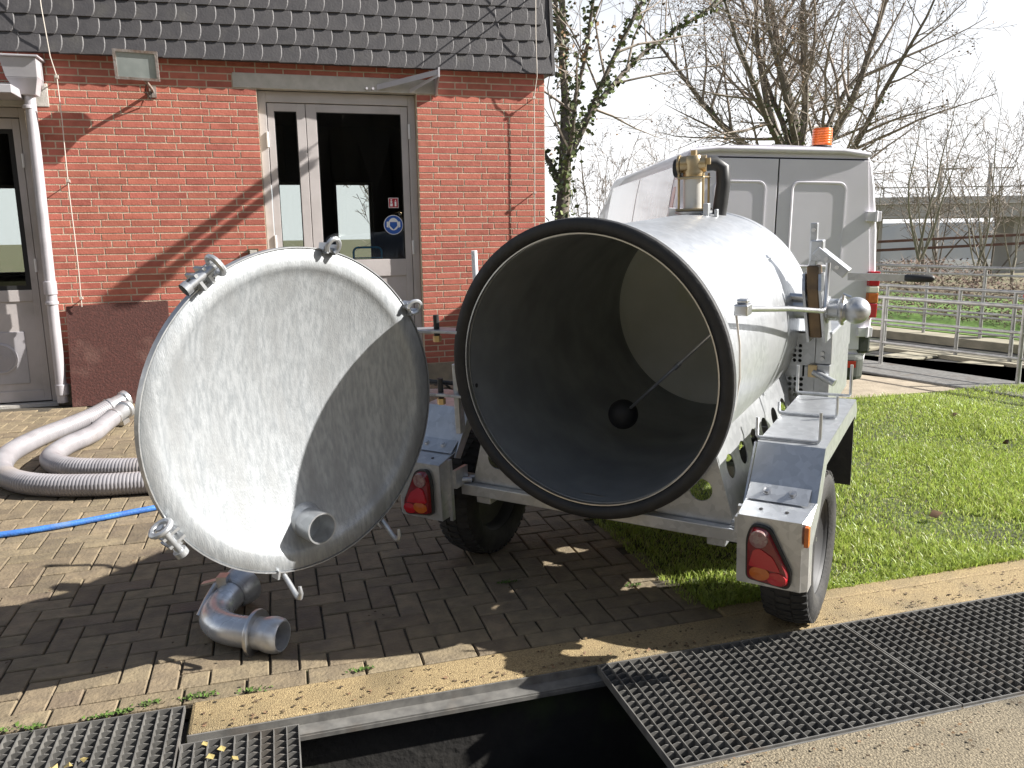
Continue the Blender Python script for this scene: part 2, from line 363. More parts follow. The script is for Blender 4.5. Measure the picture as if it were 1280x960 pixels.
# gratings: every bar a part
def grating(e0, e1, n0, n1, label, de=.0405, dn=.0345):
    root = empty('floor_grating', MG @ Matrix.Translation((e0, n0, -.026)), label, 'grating', 'steel floor gratings over the drain')
    w, h = e1 - e0, n1 - n0
    b = MB(); t = .004
    b.box(0, w, 0, t, 0, .03); b.box(0, w, h-t, h, 0, .03); b.box(0, t, t, h-t, 0, .03); b.box(w-t, w, t, h-t, 0, .03)
    b.build('edge_frame', K['grate'], root, smooth=False)
    nb = max(2, round(w/de)); long = MB().box(-.0014, .0014, t, h-t, 0, .029).mesh('bearing_bar', K['grate'], False)
    for i in range(1, nb): inst('bearing_bar', long, root, Matrix.Translation((w*i/nb, 0, 0)))
    nc = max(2, round(h/dn)); cb = MB()
    # serrated cross bar
    k = nb*2; vs_, fs_ = [], []
    for i in range(k+1):
        x = t + (w-2*t)*i/k; zt = .0275 if i % 2 else .0215
        vs_ += [(x, -.0016, .004), (x, .0016, .004), (x, -.0016, zt), (x, .0016, zt)]
    for i in range(k):
        a, c = i*4, i*4+4
        fs_ += [(a, c, c+2, a+2), (c+1, a+1, a+3, c+3), (a+2, c+2, c+3, a+3)]
    cb.add(vs_, fs_); cm = cb.mesh('cross_bar', K['grate'], False)
    for j in range(1, nc): inst('cross_bar', cm, root, Matrix.Translation((0, h*j/nc, 0)))
    return root
grating(1.005, 2.018, 1.858, 2.436, 'steel floor grating beside the open trench, under the trailer wheel')
grating(2.024, 3.03, 1.858, 2.436, 'steel floor grating along the lawn edge, next in line past the open trench')
grating(-1.36, -.365, 1.985, 2.612, 'large steel floor grating touching the block paving, fallen yellow leaves on it')
grating(-.357, -.012, 1.858, 2.395, 'small steel floor grating between the large leaf-strewn grating and the open trench')
lf = MB()
for (e_, n_) in [(-.62, 2.40), (-.66, 2.38), (-.70, 2.385), (-.27, 2.30), (-.24, 2.33), (-.29, 2.37), (-.83, 2.36), (-.2, 2.27)]:
    a = random.random()*6; s_ = random.uniform(.012, .02)
    q = [(e_ + s_*math.cos(a+t), n_ + s_*.8*math.sin(a+t), .008 + .006*math.sin(t*2)) for t in (0, 1.3, 2.7, 3.8, 5.1)]
    lf.add(q, [(0, 1, 2, 3, 4)], MG)
stuff(lf.build('fallen_leaves', mat('yellow_leaf', (.28, .22, .08), None, .7), smooth=False))

# ---------------------------------------------------------------- block paving (90 degree herringbone)
bedm = MB(); bedm.box(-9, 1.62, 2.635, 8.28, -.3, -.011, MG)
bed = struct(bedm.build('block_paving', K['bed'], smooth=False))
U_ = .1005; J_ = .0035
def chamfer_block(lx, ly, h=.045, c=.004):
    mb = MB(); x0, x1, y0, y1 = J_, lx-J_, J_, ly-J_
    v = [(x0, y0, -h), (x1, y0, -h), (x1, y1, -h), (x0, y1, -h), (x0, y0, -c), (x1, y0, -c), (x1, y1, -c), (x0, y1, -c),
         (x0+c, y0+c, 0), (x1-c, y0+c, 0), (x1-c, y1-c, 0), (x0+c, y1-c, 0)]
    f = [(0, 1, 5, 4), (1, 2, 6, 5), (2, 3, 7, 6), (3, 0, 4, 7), (4, 5, 9, 8), (5, 6, 10, 9), (6, 7, 11, 10), (7, 4, 8, 11), (8, 9, 10, 11)]
    return v, f
hv, hf = chamfer_block(2*U_, U_); vv, vf = chamfer_block(U_, 2*U_); sv_, sf_ = chamfer_block(U_, U_)
pav = []
e_lo, e_hi, n_lo, n_hi = -4.6, 1.62, 2.735, 8.05
def occ(px, py):   # pixel of a world point on the ground
    v = Vector((px, py, 0)) - Vector((0, 0, CAMH)); d = v.dot(ax_f)
    return (640 + FPX*v.dot(ax_x)/d, 480 - FPX*v.dot(ax_u)/d) if d > .1 else (-999, -999)
# herringbone: block H at (i,j) when (i-j)%4==0 covers i,i+1 ; block V at (i,j) when (i-j)%4==2 ... covers j,j+1 below
for i in range(int(e_lo/U_)-2, int(e_hi/U_)+2):
    for j in range(int(n_lo/U_)-2, int(n_hi/U_)+2):
        k = (i + j) % 4
        if k == 0: pav.append((i*U_, j*U_ + .0215, 'h'))
        elif k == 2: pav.append((i*U_, j*U_ + .0215, 'v' if j != 26 else 's'))
hm = MB().add(hv, hf).mesh('paver', K['paver'], False); vm = MB().add(vv, vf).mesh('paver', K['paver'], False); qm = MB().add(sv_, sf_).mesh('paver', K['paver'], False)
PV = {'h': (hm, hv, hf), 'v': (vm, vv, vf), 's': (qm, sv_, sf_)}
# straight soldier course along the strip
cand = []
for (x, y, t) in pav:
    if t == 's': y += U_
    cx, cy = (x+U_, y+U_/2) if t == 'h' else ((x+U_/2, y+U_) if t == 'v' else (x+U_/2, y+U_/2))
    if not (e_lo < cx < e_hi - .06 and n_lo + .04 < cy < n_hi): continue
    cand.append((x, y, t, cx, cy))
x = -4.6
while x < 1.45:
    cand.append((x, 2.6345, 'h', x+U_, 2.6345+U_/2)); x += 2*U_
vis = []
for c in cand:
    w = MG @ Vector((c[3], c[4], 0)); u, v = occ(w.x, w.y)
    hid = ((u-356)/178)**2 + ((v-513)/200)**2 < 1 or ((u-747)/170)**2 + ((v-457)/180)**2 < 1
    inside = -30 < u < 1300 and v < 985
    vis.append((inside and not hid, -w.length, c, u, v))
vis.sort(key=lambda t: (not t[0], -t[1]))
rest = MB(); npart = 0
for ok, dist, c, u, v in vis:
    x, y, t, cx, cy = c
    if u < -260: continue
    T = MG @ Matrix.Translation((x, y, random.uniform(-.0025, .0015))) @ Matrix.Rotation(random.gauss(0, .006), 4, 'X') @ Matrix.Rotation(random.gauss(0, .006), 4, 'Y') @ Matrix.Rotation(random.gauss(0, .008), 4, 'Z')
    if ok and npart < 300:
        inst('paver', PV[t][0], bed, T); npart += 1
    else: rest.add(PV[t][1], PV[t][2], T)
stuff(rest.build('pavers', K['paver'], bed, smooth=False))
# moss tufts in the joints by the grating
V, F = [], []
for _ in range(650):
    c = random.choice([(-.62, 2.63), (-.47, 2.66), (-.30, 2.66), (-.9, 2.64), (-.15, 2.64), (.22, 2.66), (-.36, 2.66), (.9, 3.2), (1.4, 3.0), (-.55, 2.64), (-.8,2.63)])
    x, y = c[0] + random.gauss(0, .022), c[1] + random.gauss(0, .007)
    a = random.random()*6.3; l = random.uniform(.004, .013); z0 = .002
    p = MG @ Vector((x, y, z0)); b = len(V)
    V += [(p.x, p.y, p.z), (p.x + l*math.cos(a), p.y + l*math.sin(a), p.z + l*.6), (p.x + l*math.cos(a+1.2), p.y + l*math.sin(a+1.2), p.z + l*.35)]
    F.append((b, b+1, b+2))
stuff(inst('joint_moss', fast_mesh('joint_moss', np.array(V), np.array(F), K['moss'])))

# yard beyond and beside the building
yd = MB()   # beyond the lawn
def q2w(u_, w_): return Vector((4.143, 8.979, 0)) + Vector((.49, -.87, 0)).normalized()*u_ + Vector((.87, .49, 0))*w_
a0 = MG @ Vector((1.635, 6.02, 0)); yp = [a0, MG @ Vector((8.2, 6.02, 0)), q2w(3.2, -.1), q2w(-9, -.1), MG @ Vector((1.635, 16, 0))]
yd.add([(p.x, p.y, -.004) for p in yp], [(0, 1, 2, 3, 4)])
struct(yd.build('yard', K['yard'], smooth=False))
# ---------------------------------------------------------------- lawn
lw = MB()
ne, nn_ = 60, 30; LE0, LE1, LN0, LN1 = 1.625, 13.0, 2.725, 6.0
hgt = {}
for i in range(ne+1):
    for j in range(nn_+1):
        e_ = LE0 + (LE1-LE0)*i/ne; n_ = LN0 + (LN1-LN0)*j/nn_
        edge = min(1, min(n_-LN0, LN1-n_, e_-LE0)/.25)
        hgt[(i, j)] = (e_, n_, -.004 + edge*(.012 + .012*math.sin(e_*2.3+n_*1.7)))
vs_ = [hgt[(i, j)] for i in range(ne+1) for j in range(nn_+1)]
lw.add(vs_, [(i*(nn_+1)+j, (i+1)*(nn_+1)+j, (i+1)*(nn_+1)+j+1, i*(nn_+1)+j+1) for i in range(ne) for j in range(nn_)], MG)
struct(lw.build('lawn', K['soil']))
def blades(n, e0, e1, n0, n1, hmin, hmax, wid, dens=None, zb=0.0, lean=.6):
    e_ = RNG.uniform(e0, e1, n); y_ = RNG.uniform(n0, n1, n)
    keep = np.ones(n, bool)
    if dens is not None: keep = RNG.uniform(0, 1, n) < dens(e_, y_)
    e_, y_ = e_[keep], y_[keep]; n = len(e_)
    h = RNG.uniform(hmin, hmax, n) * (0.75 + .35*np.sin(e_*5.1 + 1.3*np.sin(y_*4.3)))
    a = RNG.uniform(0, 2*PI, n); w = RNG.uniform(.5, 1, n)*wid; l = RNG.uniform(.15, lean, n)*h*1.3; la = RNG.uniform(0, 2*PI, n)
    wx, wy = E.x*e_ + Nn.x*y_, E.y*e_ + Nn.y*y_
    edge = np.clip(np.minimum(np.minimum(y_-LN0, LN1-y_), e_-LE0)/.25, 0, 1)
    z = zb + edge*(.012 + .012*np.sin(e_*2.3+y_*1.7)) - .004
    V = np.zeros((n, 5, 3)); ca, sa = np.cos(a), np.sin(a); cl, sl_ = np.cos(la), np.sin(la)
    for k, (sw, t) in enumerate([(-1, 0), (1, 0), (.75, .55), (-.75, .55), (0, 1)]):
        V[:, k, 0] = wx + ca*w*sw + cl*l*t*t; V[:, k, 1] = wy + sa*w*sw + sl_*l*t*t; V[:, k, 2] = z + h*t*(1-.25*t)
    b = np.arange(n)[:, None]*5
    F = np.concatenate([b+np.array([0, 1, 2]), b+np.array([0, 2, 3]), b+np.array([3, 2, 4])], 0)
    return V.reshape(-1, 3), F
def near_d(e_, y_): return np.clip(1.15 - (np.hypot(e_-1.8, y_-2.7))*.12, .25, 1) * (0.55 + .45*(np.sin(e_*3.1+2*np.sin(y_*2.2)) > -.55))
V1, F1 = blades(260000, 1.64, 9.0, 2.735, 5.98, .03, .07, .0034, near_d)
V2, F2 = blades(12000, 1.60, 4.6, 2.70, 2.80, .02, .06, .0028)
V3, F3 = blades(2200, 1.54, 1.66, 2.75, 4.6, .015, .05, .0026)
Va = np.concatenate([V1, V2, V3]); Fa = np.concatenate([F1, F2+len(V1), F3+len(V1)+len(V2)])
stuff(inst('grass', fast_mesh('grass', Va, Fa, K['grass'])))
V4, F4 = blades(26000, 1.64, 7.5, 2.72, 5.9, .015, .05, .0028, near_d, lean=1.6)
stuff(inst('dead_straw', fast_mesh('dead_straw', V4, F4, mat('straw', (.42, .36, .20), (.30, .24, .12), .7, scale=6, rnd=.3))))
# crumbs of dirt and leaf litter on the hard ground
LV, LF = [], []
for _ in range(900):
    if random.random() < .5: e_, n_ = random.uniform(-.33, 3.6), random.choice([random.uniform(2.45, 2.62), 2.46 + abs(random.gauss(0, .02))])
    elif random.random() < .6: e_, n_ = random.uniform(.2, 3.4), 1.84 - abs(random.gauss(0, .12))
    else: e_, n_ = random.uniform(-3, 1.3), random.uniform(2.65, 5.5)
    p = MG @ Vector((e_, n_, .006)); a = random.random()*6; s_ = random.uniform(.003, .009); b = len(LV)
    for t in (0, 1.7, 3.3, 4.7): LV.append((p.x + s_*math.cos(a+t)*random.uniform(.6, 1.2), p.y + s_*math.sin(a+t)*.8, p.z + random.uniform(0, .005)))
    LF.append((b, b+1, b+2, b+3))
stuff(inst('leaf_litter', fast_mesh('leaf_litter', np.array(LV), np.array(LF), mat('litter', (.16, .10, .05), (.07, .05, .03), .9, scale=9, rnd=.6))))
# dead leaves on the lawn
V, F = [], []
for _ in range(9):
    e_, n_ = random.uniform(1.9, 5.5), random.uniform(2.75, 5.6); p = MG @ Vector((e_, n_, .055)); a = random.random()*6; s_ = random.uniform(.02, .04); b = len(V)
    for t in (0, 1.2, 2.6, 3.7, 5.0): V.append((p.x + s_*math.cos(a+t), p.y + s_*.7*math.sin(a+t), p.z + .02*math.sin(t*1.5+a)))
    F += [(b, b+1, b+2), (b, b+2, b+3), (b, b+3, b+4)]
stuff(inst('dead_leaves', fast_mesh('dead_leaves', np.array(V), np.array(F), K['dryleaf'])))

# ================================================================== BUILDING
WN = Vector((math.sin(WY), -math.cos(WY), 0))     # outward normal of the facade
MW = axes((-2.349, 7.948, 0), E, WN, (0, 0, 1))   # (s, outward, z); mirrored frame, fine for positions
B = empty('brick_building', Matrix.Translation((-2.349, 7.948, 0)), 'red brick workshop with grey slate-hung upper edge and glazed metal doors', 'building')
IB = Matrix.Translation((2.349, -7.948, 0))
MB_ = IB @ MW
def bpart(mb, name, mtl, parent=None, **k):
    return mb.build(name, mtl, parent or B, **k)
def wbox(mb, s0, s1, o0, o1, z0, z1):   # facade box in (s, out, z)
    pts = [MB_ @ Vector(p) for p in [(s0, o1, z0), (s1, o1, z0), (s1, o0, z0), (s0, o0, z0), (s0, o1, z1), (s1, o1, z1), (s1, o0, z1), (s0, o0, z1)]]
    mb.add(pts, [(0, 3, 2, 1), (4, 5, 6, 7), (0, 1, 5, 4), (1, 2, 6, 5), (2, 3, 7, 6), (3, 0, 4, 7)])
CN = 2.839; ZB = .178; CO = .0625; LT = 2.866
wall = MB()
for s0, s1, z0, z1 in [(-7, -3.15, .178, 3.45), (-1.955, 0, .178, 3.45), (1.503, CN, .178, 3.45), (-3.15, -1.955, LT-.12, 3.45), (0, 1.503, 3.0, 3.45)]:
    wbox(wall, s0, s1, -.30, -.0022, z0, z1)
wallo = bpart(wall, 'wall', K['mortar'], smooth=False)
for s0, s1 in ((-1.955, 0), (1.503, CN), (-7, -3.15)):
    pl_ = MB(); wbox(pl_, s0, s1, -.3, .004, -.05, ZB+.002); bpart(pl_, 'plinth', K['plinth'], smooth=False, bevel=.006)
for s0, s1 in ((-3.15, -1.955), (0, 1.503)):
    th_ = MB(); wbox(th_, s0, s1, -.3, .025, -.05, .015); bpart(th_, 'door_sill', K['conc'], smooth=False)
# --- bricks
def course(s0, s1, k, first, rng):
    """list of (a,b) bricks from s0 to s1"""
    out = []; p = s0; l = first
    while p < s1 - .004:
        q = min(p + l, s1)
        if s1 - q < .05: q = s1
        out.append((p, q)); p = q; l = .125 if rng.random() < .07 else .25
    return out
br = []
rb = random.Random(11)
for k in range(48):
    z0 = ZB + k*CO
    for (a, b) in course(0, 1.955, k, (.19 if k % 2 else .245) + rb.uniform(-.01, .01), rb):      # left of the door, laid from the jamb
        br.append((-b, -a, z0))
    if k < 43 or k >= 46: pass
    for (a, b) in course(1.503, CN, k, (.213 if k % 2 else .145) + rb.uniform(-.008, .008), rb): br.append((a, b, z0))
    if k >= 43:
        for (a, b) in course(0, 1.503, k, .25 if k % 2 else .125, rb): br.append((a, b, z0))
    for (a, b) in course(3.15, 4.6, k, .25 if k % 2 else .19, rb): br.append((-b, -a, z0))
    if k >= 42:
        for (a, b) in course(1.955, 3.15, k, .25 if k % 2 else .125, rb): br.append((-b, -a, z0))
def in_lintel(a, b, z): return z > LT - .02 and z < 2.99 and b > -.205 and a < 1.70
lst = []
for a, b, z in br:
    if in_lintel(a, b, z):
        if a < -.21 < b: b = -.212
        elif a < 1.70 < b: a = 1.706
        else: continue
    if b - a < .02: continue
    w = MW @ Vector(((a+b)/2, 0, z+.03)); v = w - Vector((0, 0, CAMH)); d = v.dot(ax_f)
    u, vv_ = 640 + FPX*v.dot(ax_x)/d, 480 - FPX*v.dot(ax_u)/d
    hid = ((u-356)/176)**2 + ((vv_-513)/198)**2 < 1 or ((u-747)/172)**2 + ((vv_-457)/182)**2 < 1 or (86 < u < 240 and vv_ > 385) or u < 40 or vv_ < 78
    lst.append((hid, d - .6*(b-a), a, b, z))
lst.sort(key=lambda t: (t[0], t[1]))
cache = {}
def brick_geo(l):
    c = .0012; h = CO - .0115; x0, x1 = 0.0058, l - .0058
    return ([(x0, -.03, 0), (x1, -.03, 0), (x1, -.03, h), (x0, -.03, h), (x0, -c, 0), (x1, -c, 0), (x1, -c, h), (x0, -c, h), (x0+c, 0, c), (x1-c, 0, c), (x1-c, 0, h-c), (x0+c, 0, h-c)],
            [(0, 4, 5, 1), (1, 5, 6, 2), (2, 6, 7, 3), (3, 7, 4, 0), (4, 8, 9, 5), (5, 9, 10, 6), (6, 10, 11, 7), (7, 11, 8, 4), (8, 11, 10, 9)])
restb = MB(); nb = 0
for hid, d, a, b, z in lst:
    l = round(b - a, 3); T = MB_ @ Matrix.Translation((a, rb.uniform(-.0006, .0010), z + .0058 + rb.uniform(-.0008, .0008)))
    if not hid and nb < 300:
        if l not in cache: cache[l] = MB().add(*brick_geo(l)).mesh('brick', K['brick'], False)
        inst('brick', cache[l], wallo, T); nb += 1
    else: restb.add(*brick_geo(l), T)
stuff(bpart(restb, 'bricks', K['brick'], wallo, smooth=False))
# --- slate hanging
sb = MB()
def sl_out(z): return .085 - (z - 3.09)*.12
pts = [(-7, .07, 3.10), (CN+.075, .07, 3.10), (CN+.075, -.05, 4.3), (-7, -.05, 4.3), (-7, -.6, 3.10), (CN+.075, -.6, 3.10), (CN+.075, -.6, 4.3), (-7, -.6, 4.3)]
sb.add([MB_ @ Vector(p) for p in pts], [(0, 1, 2, 3), (4, 7, 6, 5), (0, 4, 5, 1), (1, 5, 6, 2), (2, 6, 7, 3), (3, 7, 4, 0)])
roof = bpart(sb, 'slate_fascia', K['slate'], smooth=False)
SP, SR = .166, .158
poly = [(0, .22), (0, 0), (.166, 0), (.180, .018), (.190, .042), (.196, .07), (.198, .10), (.196, .14), (.192, .22)]
sm_v = MB(); k_ = len(poly); top_ = [(x_ - (.007 if i_ >= 2 else 0), y_ + (.004 if i_ in (1, 2) else 0)) for i_, (x_, y_) in enumerate(poly)]
sm_v.add([(x_, y_, 0) for x_, y_ in poly] + [(x_, y_, .002) for x_, y_ in poly] + [(x_, y_, .008) for x_, y_ in top_],
         [tuple(range(k_))[::-1], tuple(range(2*k_, 3*k_))] + [(q*k_+i_, q*k_+(i_+1) % k_, (q+1)*k_+(i_+1) % k_, (q+1)*k_+i_) for q in (0, 1) for i_ in range(k_)])
slate_me = sm_v.mesh('slate', K['slate'], False)
cap_poly = [(0, .22), (0, 0), (.2, 0), (.2, .22)]
for r in range(5):
    z = 3.088 + r*SR; sh = (r*.027) % SP
    s = CN + .075 - .205 - sh
    while s > -4.4:
        # local: X along s, Y up, Z out
        up = Vector((-.05, -.17, 1)).normalized()
        X = Vector((1, .055, .03)).normalized(); Yv = Vector((0, -.20 + 0, 1)).normalized()
        Zv = Vector((-.055, 1, .20)).normalized()
        T = MB_ @ axes((s + random.uniform(-.003, .003), sl_out(z) + .004, z + random.uniform(-.003, .003)), X, Yv, Zv)
        inst('slate', slate_me, roof, T)
        s -= SP
vg = MB()
vpts = [(CN+.05, .105, 3.085), (CN+.082, .105, 3.085), (CN+.082, -.04, 4.25), (CN+.05, -.04, 4.25)]
vg.add([MB_ @ Vector(p) for p in vpts] + [MB_ @ Vector((p[0], p[1]-.10, p[2])) for p in vpts], [(0, 1, 2, 3), (4, 7, 6, 5), (0, 4, 5, 1), (1, 5, 6, 2), (2, 6, 7, 3), (3, 7, 4, 0)])
bpart(vg, 'verge_strip', K['slate'], roof, smooth=False)
# --- lintels
li = MB(); wbox(li, -.208, 1.70, -.12, .006, LT+.006, 3.006); bpart(li, 'lintel', K['conc'], smooth=False, bevel=.004)
li2 = MB(); wbox(li2, -3.3, -1.755, -.12, .006, 2.655, 2.85); bpart(li2, 'lintel', K['conc'], smooth=False, bevel=.004)
# --- canopy slab over the side door
cs = MB(); wbox(cs, -3.4, -1.93, .006, .42, 2.70, 2.77); bpart(cs, 'canopy', K['zinc'], smooth=False, bevel=.006)
# --- folded canopy bracket over the middle door
cb = MB()
def wpt(s, o, z): return MB_ @ Vector((s, o, z))
cb.add([wpt(1.12, .012, 2.89), wpt(1.12, .012, 2.94), wpt(1.69, .20, 3.07), wpt(1.69, .20, 3.02), wpt(1.12, .018, 2.89), wpt(1.12, .018, 2.94), wpt(1.69, .206, 3.07), wpt(1.69, .206, 3.02)],
       [(0, 1, 2, 3), (7, 6, 5, 4), (0, 4, 5, 1), (1, 5, 6, 2), (2, 6, 7, 3), (3, 7, 4, 0)])
cb.add([wpt(1.69, .01, 2.85), wpt(1.69, .21, 3.0), wpt(1.69, .21, 3.09), wpt(1.69, .01, 3.03), wpt(1.705, .01, 2.85), wpt(1.705, .21, 3.0), wpt(1.705, .21, 3.09), wpt(1.705, .01, 3.03)],
       [(0, 1, 2, 3), (7, 6, 5, 4), (0, 4, 5, 1), (1, 5, 6, 2), (2, 6, 7, 3), (3, 7, 4, 0)])
cb.add([wpt(1.44, .01, 2.875), wpt(1.44, .01, 2.91), wpt(1.69, .2, 3.03), wpt(1.69, .2, 3.0), wpt(1.44, .02, 2.875), wpt(1.44, .02, 2.91), wpt(1.69, .21, 3.03), wpt(1.69, .21, 3.0)],
       [(0, 1, 2, 3), (7, 6, 5, 4), (0, 4, 5, 1), (1, 5, 6, 2), (2, 6, 7, 3), (3, 7, 4, 0)])
for s in (1.02, 1.08): cb.cyl(wpt(s, 0, 2.90), wpt(s, .04, 2.90), .012, 8)
bpart(cb, 'canopy_bracket', K['zinc'], smooth=False)
# --- middle door
def door(name, s0, s1, z1, rects, off, label=None):
    return None
DO = -.10
d = MB(); z0 = .02
wbox(d, .002, .075, DO-.04, DO+.02, z0, LT-.002); wbox(d, 1.43, 1.501, DO-.04, DO+.02, z0, LT-.002); wbox(d, .075, 1.43, DO-.04, DO+.02, 2.765, LT-.002)
door1 = bpart(d, 'door', K['frame'], smooth=False, bevel=.004, label='grey metal double door with one narrow and one wide glazed leaf')
def leaf(s0, s1, p0, p1, zp0, zp1, zt, parent, rail_top=None):
    l = MB(); o0, o1 = DO-.03, DO+.006
    wbox(l, s0, p0, o0, o1, z0+.01, zt); wbox(l, p1, s1, o0, o1, z0+.01, zt); wbox(l, p0, p1, o0, o1, zp1, zt); wbox(l, p0, p1, o0, o1, zp0-.17, zp0); wbox(l, p0, p1, o0, o1, z0+.01, z0+.15)
    a = bpart(l, 'door_leaf', K['frame'], parent, smooth=False, bevel=.003)
    l = MB(); wbox(l, p0, p1, o0+.006, o1-.012, z0+.15, zp0-.17); bpart(l, 'door_panel', K['frame'], parent, smooth=False)
    l = MB(); wbox(l, p0, p1, DO-.016, DO-.010, zp0, zp1); bpart(l, 'pane', K['glass'], parent, smooth=False)
    l = MB()
    for q in ((p0, p0+.008, zp0, zp1), (p1-.008, p1, zp0, zp1), (p0+.008, p1-.008, zp1-.008, zp1), (p0+.008, p1-.008, zp0, zp0+.008)): wbox(l, q[0], q[1], DO-.009, DO+.003, q[2], q[3])
    bpart(l, 'glazing_seal', K['seal'], parent, smooth=False)
leaf(.082, .434, .145, .352, 1.255, 2.685, 2.758, door1)
leaf(.440, 1.424, .538, 1.357, 1.265, 2.685, 2.758, door1)
for s, z in [(.072, 2.42), (1.433, 2.52), (.085, 1.45), (1.433, 1.38)]:
    l = MB(); l.cyl(wpt(s, DO+.028, z-.07), wpt(s, DO+.028, z+.07), .011, 8); bpart(l, 'hinge', K['white'], door1)
# stickers
def disc(mb, s, z, r, o, n=32): mb.add([wpt(s + r*math.cos(2*PI*i/n), o, z + r*math.sin(2*PI*i/n)) for i in range(n)], [tuple(range(n))])
SO = DO - .009
k = MB(); disc(k, 1.246, 1.608, .098, SO); bpart(k, 'safety_sign', K['whitep'], door1, smooth=False, label='round blue mandatory sign with white figure on the pane')
k = MB(); disc(k, 1.246, 1.608, .092, SO+.001); bpart(k, 'sign_disc', K['bluep'], door1, smooth=False)
k = MB()
def sp(pts, o): k.add([wpt(1.246+x, o, 1.608+y) for x, y in pts], [tuple(range(len(pts)))])
# white head outline with ear muffs round a blue face shield
k.add([wpt(1.246 + .052*math.cos(t), SO+.002, 1.615 + .062*math.sin(t)) for t in [2*PI*i/24 for i in range(24)]], [tuple(range(24))])
sp([(-.07, -.02), (-.052, -.03), (-.05, .035), (-.068, .03)], SO+.002); sp([(.05, -.03), (.07, -.02), (.068, .03), (.05, .035)], SO+.002)
bpart(k, 'sign_figure', K['whitep'], door1, smooth=False)
k = MB(); sp([(-.035, .028), (.035, .028), (.038, -.01), (0, -.048), (-.038, -.01)], SO+.003); bpart(k, 'sign_shield', K['bluep'], door1, smooth=False)
k = MB(); k.add([wpt(1.254+x, SO, 1.826+y) for x, y in [(-.05, -.05), (.05, -.05), (.05, .05), (-.05, .05)]], [(0, 1, 2, 3)]); bpart(k, 'fire_sign', K['whitep'], door1, smooth=False, label='small square red and white safety sticker')
k = MB(); k.add([wpt(1.254+x, SO+.001, 1.826+y) for x, y in [(-.045, -.045), (.045, -.045), (.045, .045), (-.045, .045)]], [(0, 1, 2, 3)]); bpart(k, 'fire_sign_field', K['redp'], door1, smooth=False)
k = MB()
def rp(pts): k.add([wpt(1.254+x, SO+.002, 1.826+y) for x, y in pts], [tuple(range(len(pts)))])
rp([(-.034, -.034), (-.008, -.034), (-.008, -.006), (-.034, -.006)]); rp([(-.030, .0), (-.012, .0), (-.012, .018), (-.030, .018)]); rp([(-.026, .022), (-.016, .022), (-.012, .036), (-.03, .036)])
rp([(.012, -.034), (.030, -.034), (.030, .012), (.012, .012)]); rp([(.014, .016), (.028, .016), (.021, .034)])
bpart(k, 'fire_symbol', K['whitep'], door1, smooth=False)
# --- side door at the left
d = MB(); DO2 = -.08
wbox(d, -3.148, -3.08, DO2-.04, DO2+.02, .02, 2.65); wbox(d, -2.02, -1.957, DO2-.04, DO2+.02, .02, 2.65); wbox(d, -3.08, -2.02, DO2-.04, DO2+.02, 2.57, 2.65)
door2 = bpart(d, 'door', K['frame'], smooth=False, bevel=.004, label='grey metal door with round ventilation grille in the lower panel')
l = MB(); o0, o1 = DO2-.03, DO2+.006
wbox(l, -3.07, -2.98, o0, o1, .03, 2.56); wbox(l, -2.085, -2.028, o0, o1, .03, 2.56); wbox(l, -2.98, -2.085, o0, o1, 2.47, 2.56); wbox(l, -2.98, -2.085, o0, o1, .955, 1.06); wbox(l, -2.98, -2.085, o0, o1, .03, .13)
bpart(l, 'door_leaf', K['frame'], door2, smooth=False, bevel=.003)
l = MB(); wbox(l, -2.98, -2.085, o0+.006, o1-.01, .13, .955); bpart(l, 'door_panel', K['frame'], door2, smooth=False)
l = MB(); wbox(l, -2.98, -2.085, DO2-.016, DO2-.010, 1.06, 2.47); bpart(l, 'pane', K['glass'], door2, smooth=False)
l = MB()
for q in ((-2.98, -2.94, 1.06, 2.47), (-2.125, -2.085, 1.06, 2.47), (-2.94, -2.125, 2.43, 2.47), (-2.94, -2.125, 1.06, 1.10)): wbox(l, q[0], q[1], DO2-.009, DO2+.004, q[2], q[3])
bpart(l, 'glazing_seal', K['seal'], door2, smooth=False)
l = MB(); wbox(l, -2.62, -2.19, DO2-.004, DO2+.006, .20, .68); bpart(l, 'vent_plate', K['zinc'], door2, smooth=False, bevel=.003)
l = MB(); Tm = MB_ @ axes((-2.405, DO2+.006, .44), (1, 0, 0), (0, 0, 1), (0, 1, 0)); l.lathe([(.14, 0), (.14, .012), (.125, .016), (.12, .006), (.0, .006)], 32, Tm)
for i in range(1, 6): l.lathe([(.02*i, .006), (.02*i, .012), (.02*i+.006, .012), (.02*i+.006, .006)], 24, Tm)
bpart(l, 'vent_grille', K['zinc'], door2)
for z in (2.2, 1.28):
    l = MB(); l.cyl(wpt(-2.024, DO2+.028, z-.06), wpt(-2.024, DO2+.028, z+.06), .011, 8); bpart(l, 'hinge', K['white'], door2)
# --- room behind the doors
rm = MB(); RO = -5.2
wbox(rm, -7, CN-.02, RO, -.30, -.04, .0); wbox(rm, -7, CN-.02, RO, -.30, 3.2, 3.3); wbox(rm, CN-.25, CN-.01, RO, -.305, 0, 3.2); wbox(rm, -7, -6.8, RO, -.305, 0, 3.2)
wins = [(-.05, .60, 1.30, 2.36), (1.05, 1.66, .95, 2.36), (-4.6, -3.4, 1.0, 2.3)]
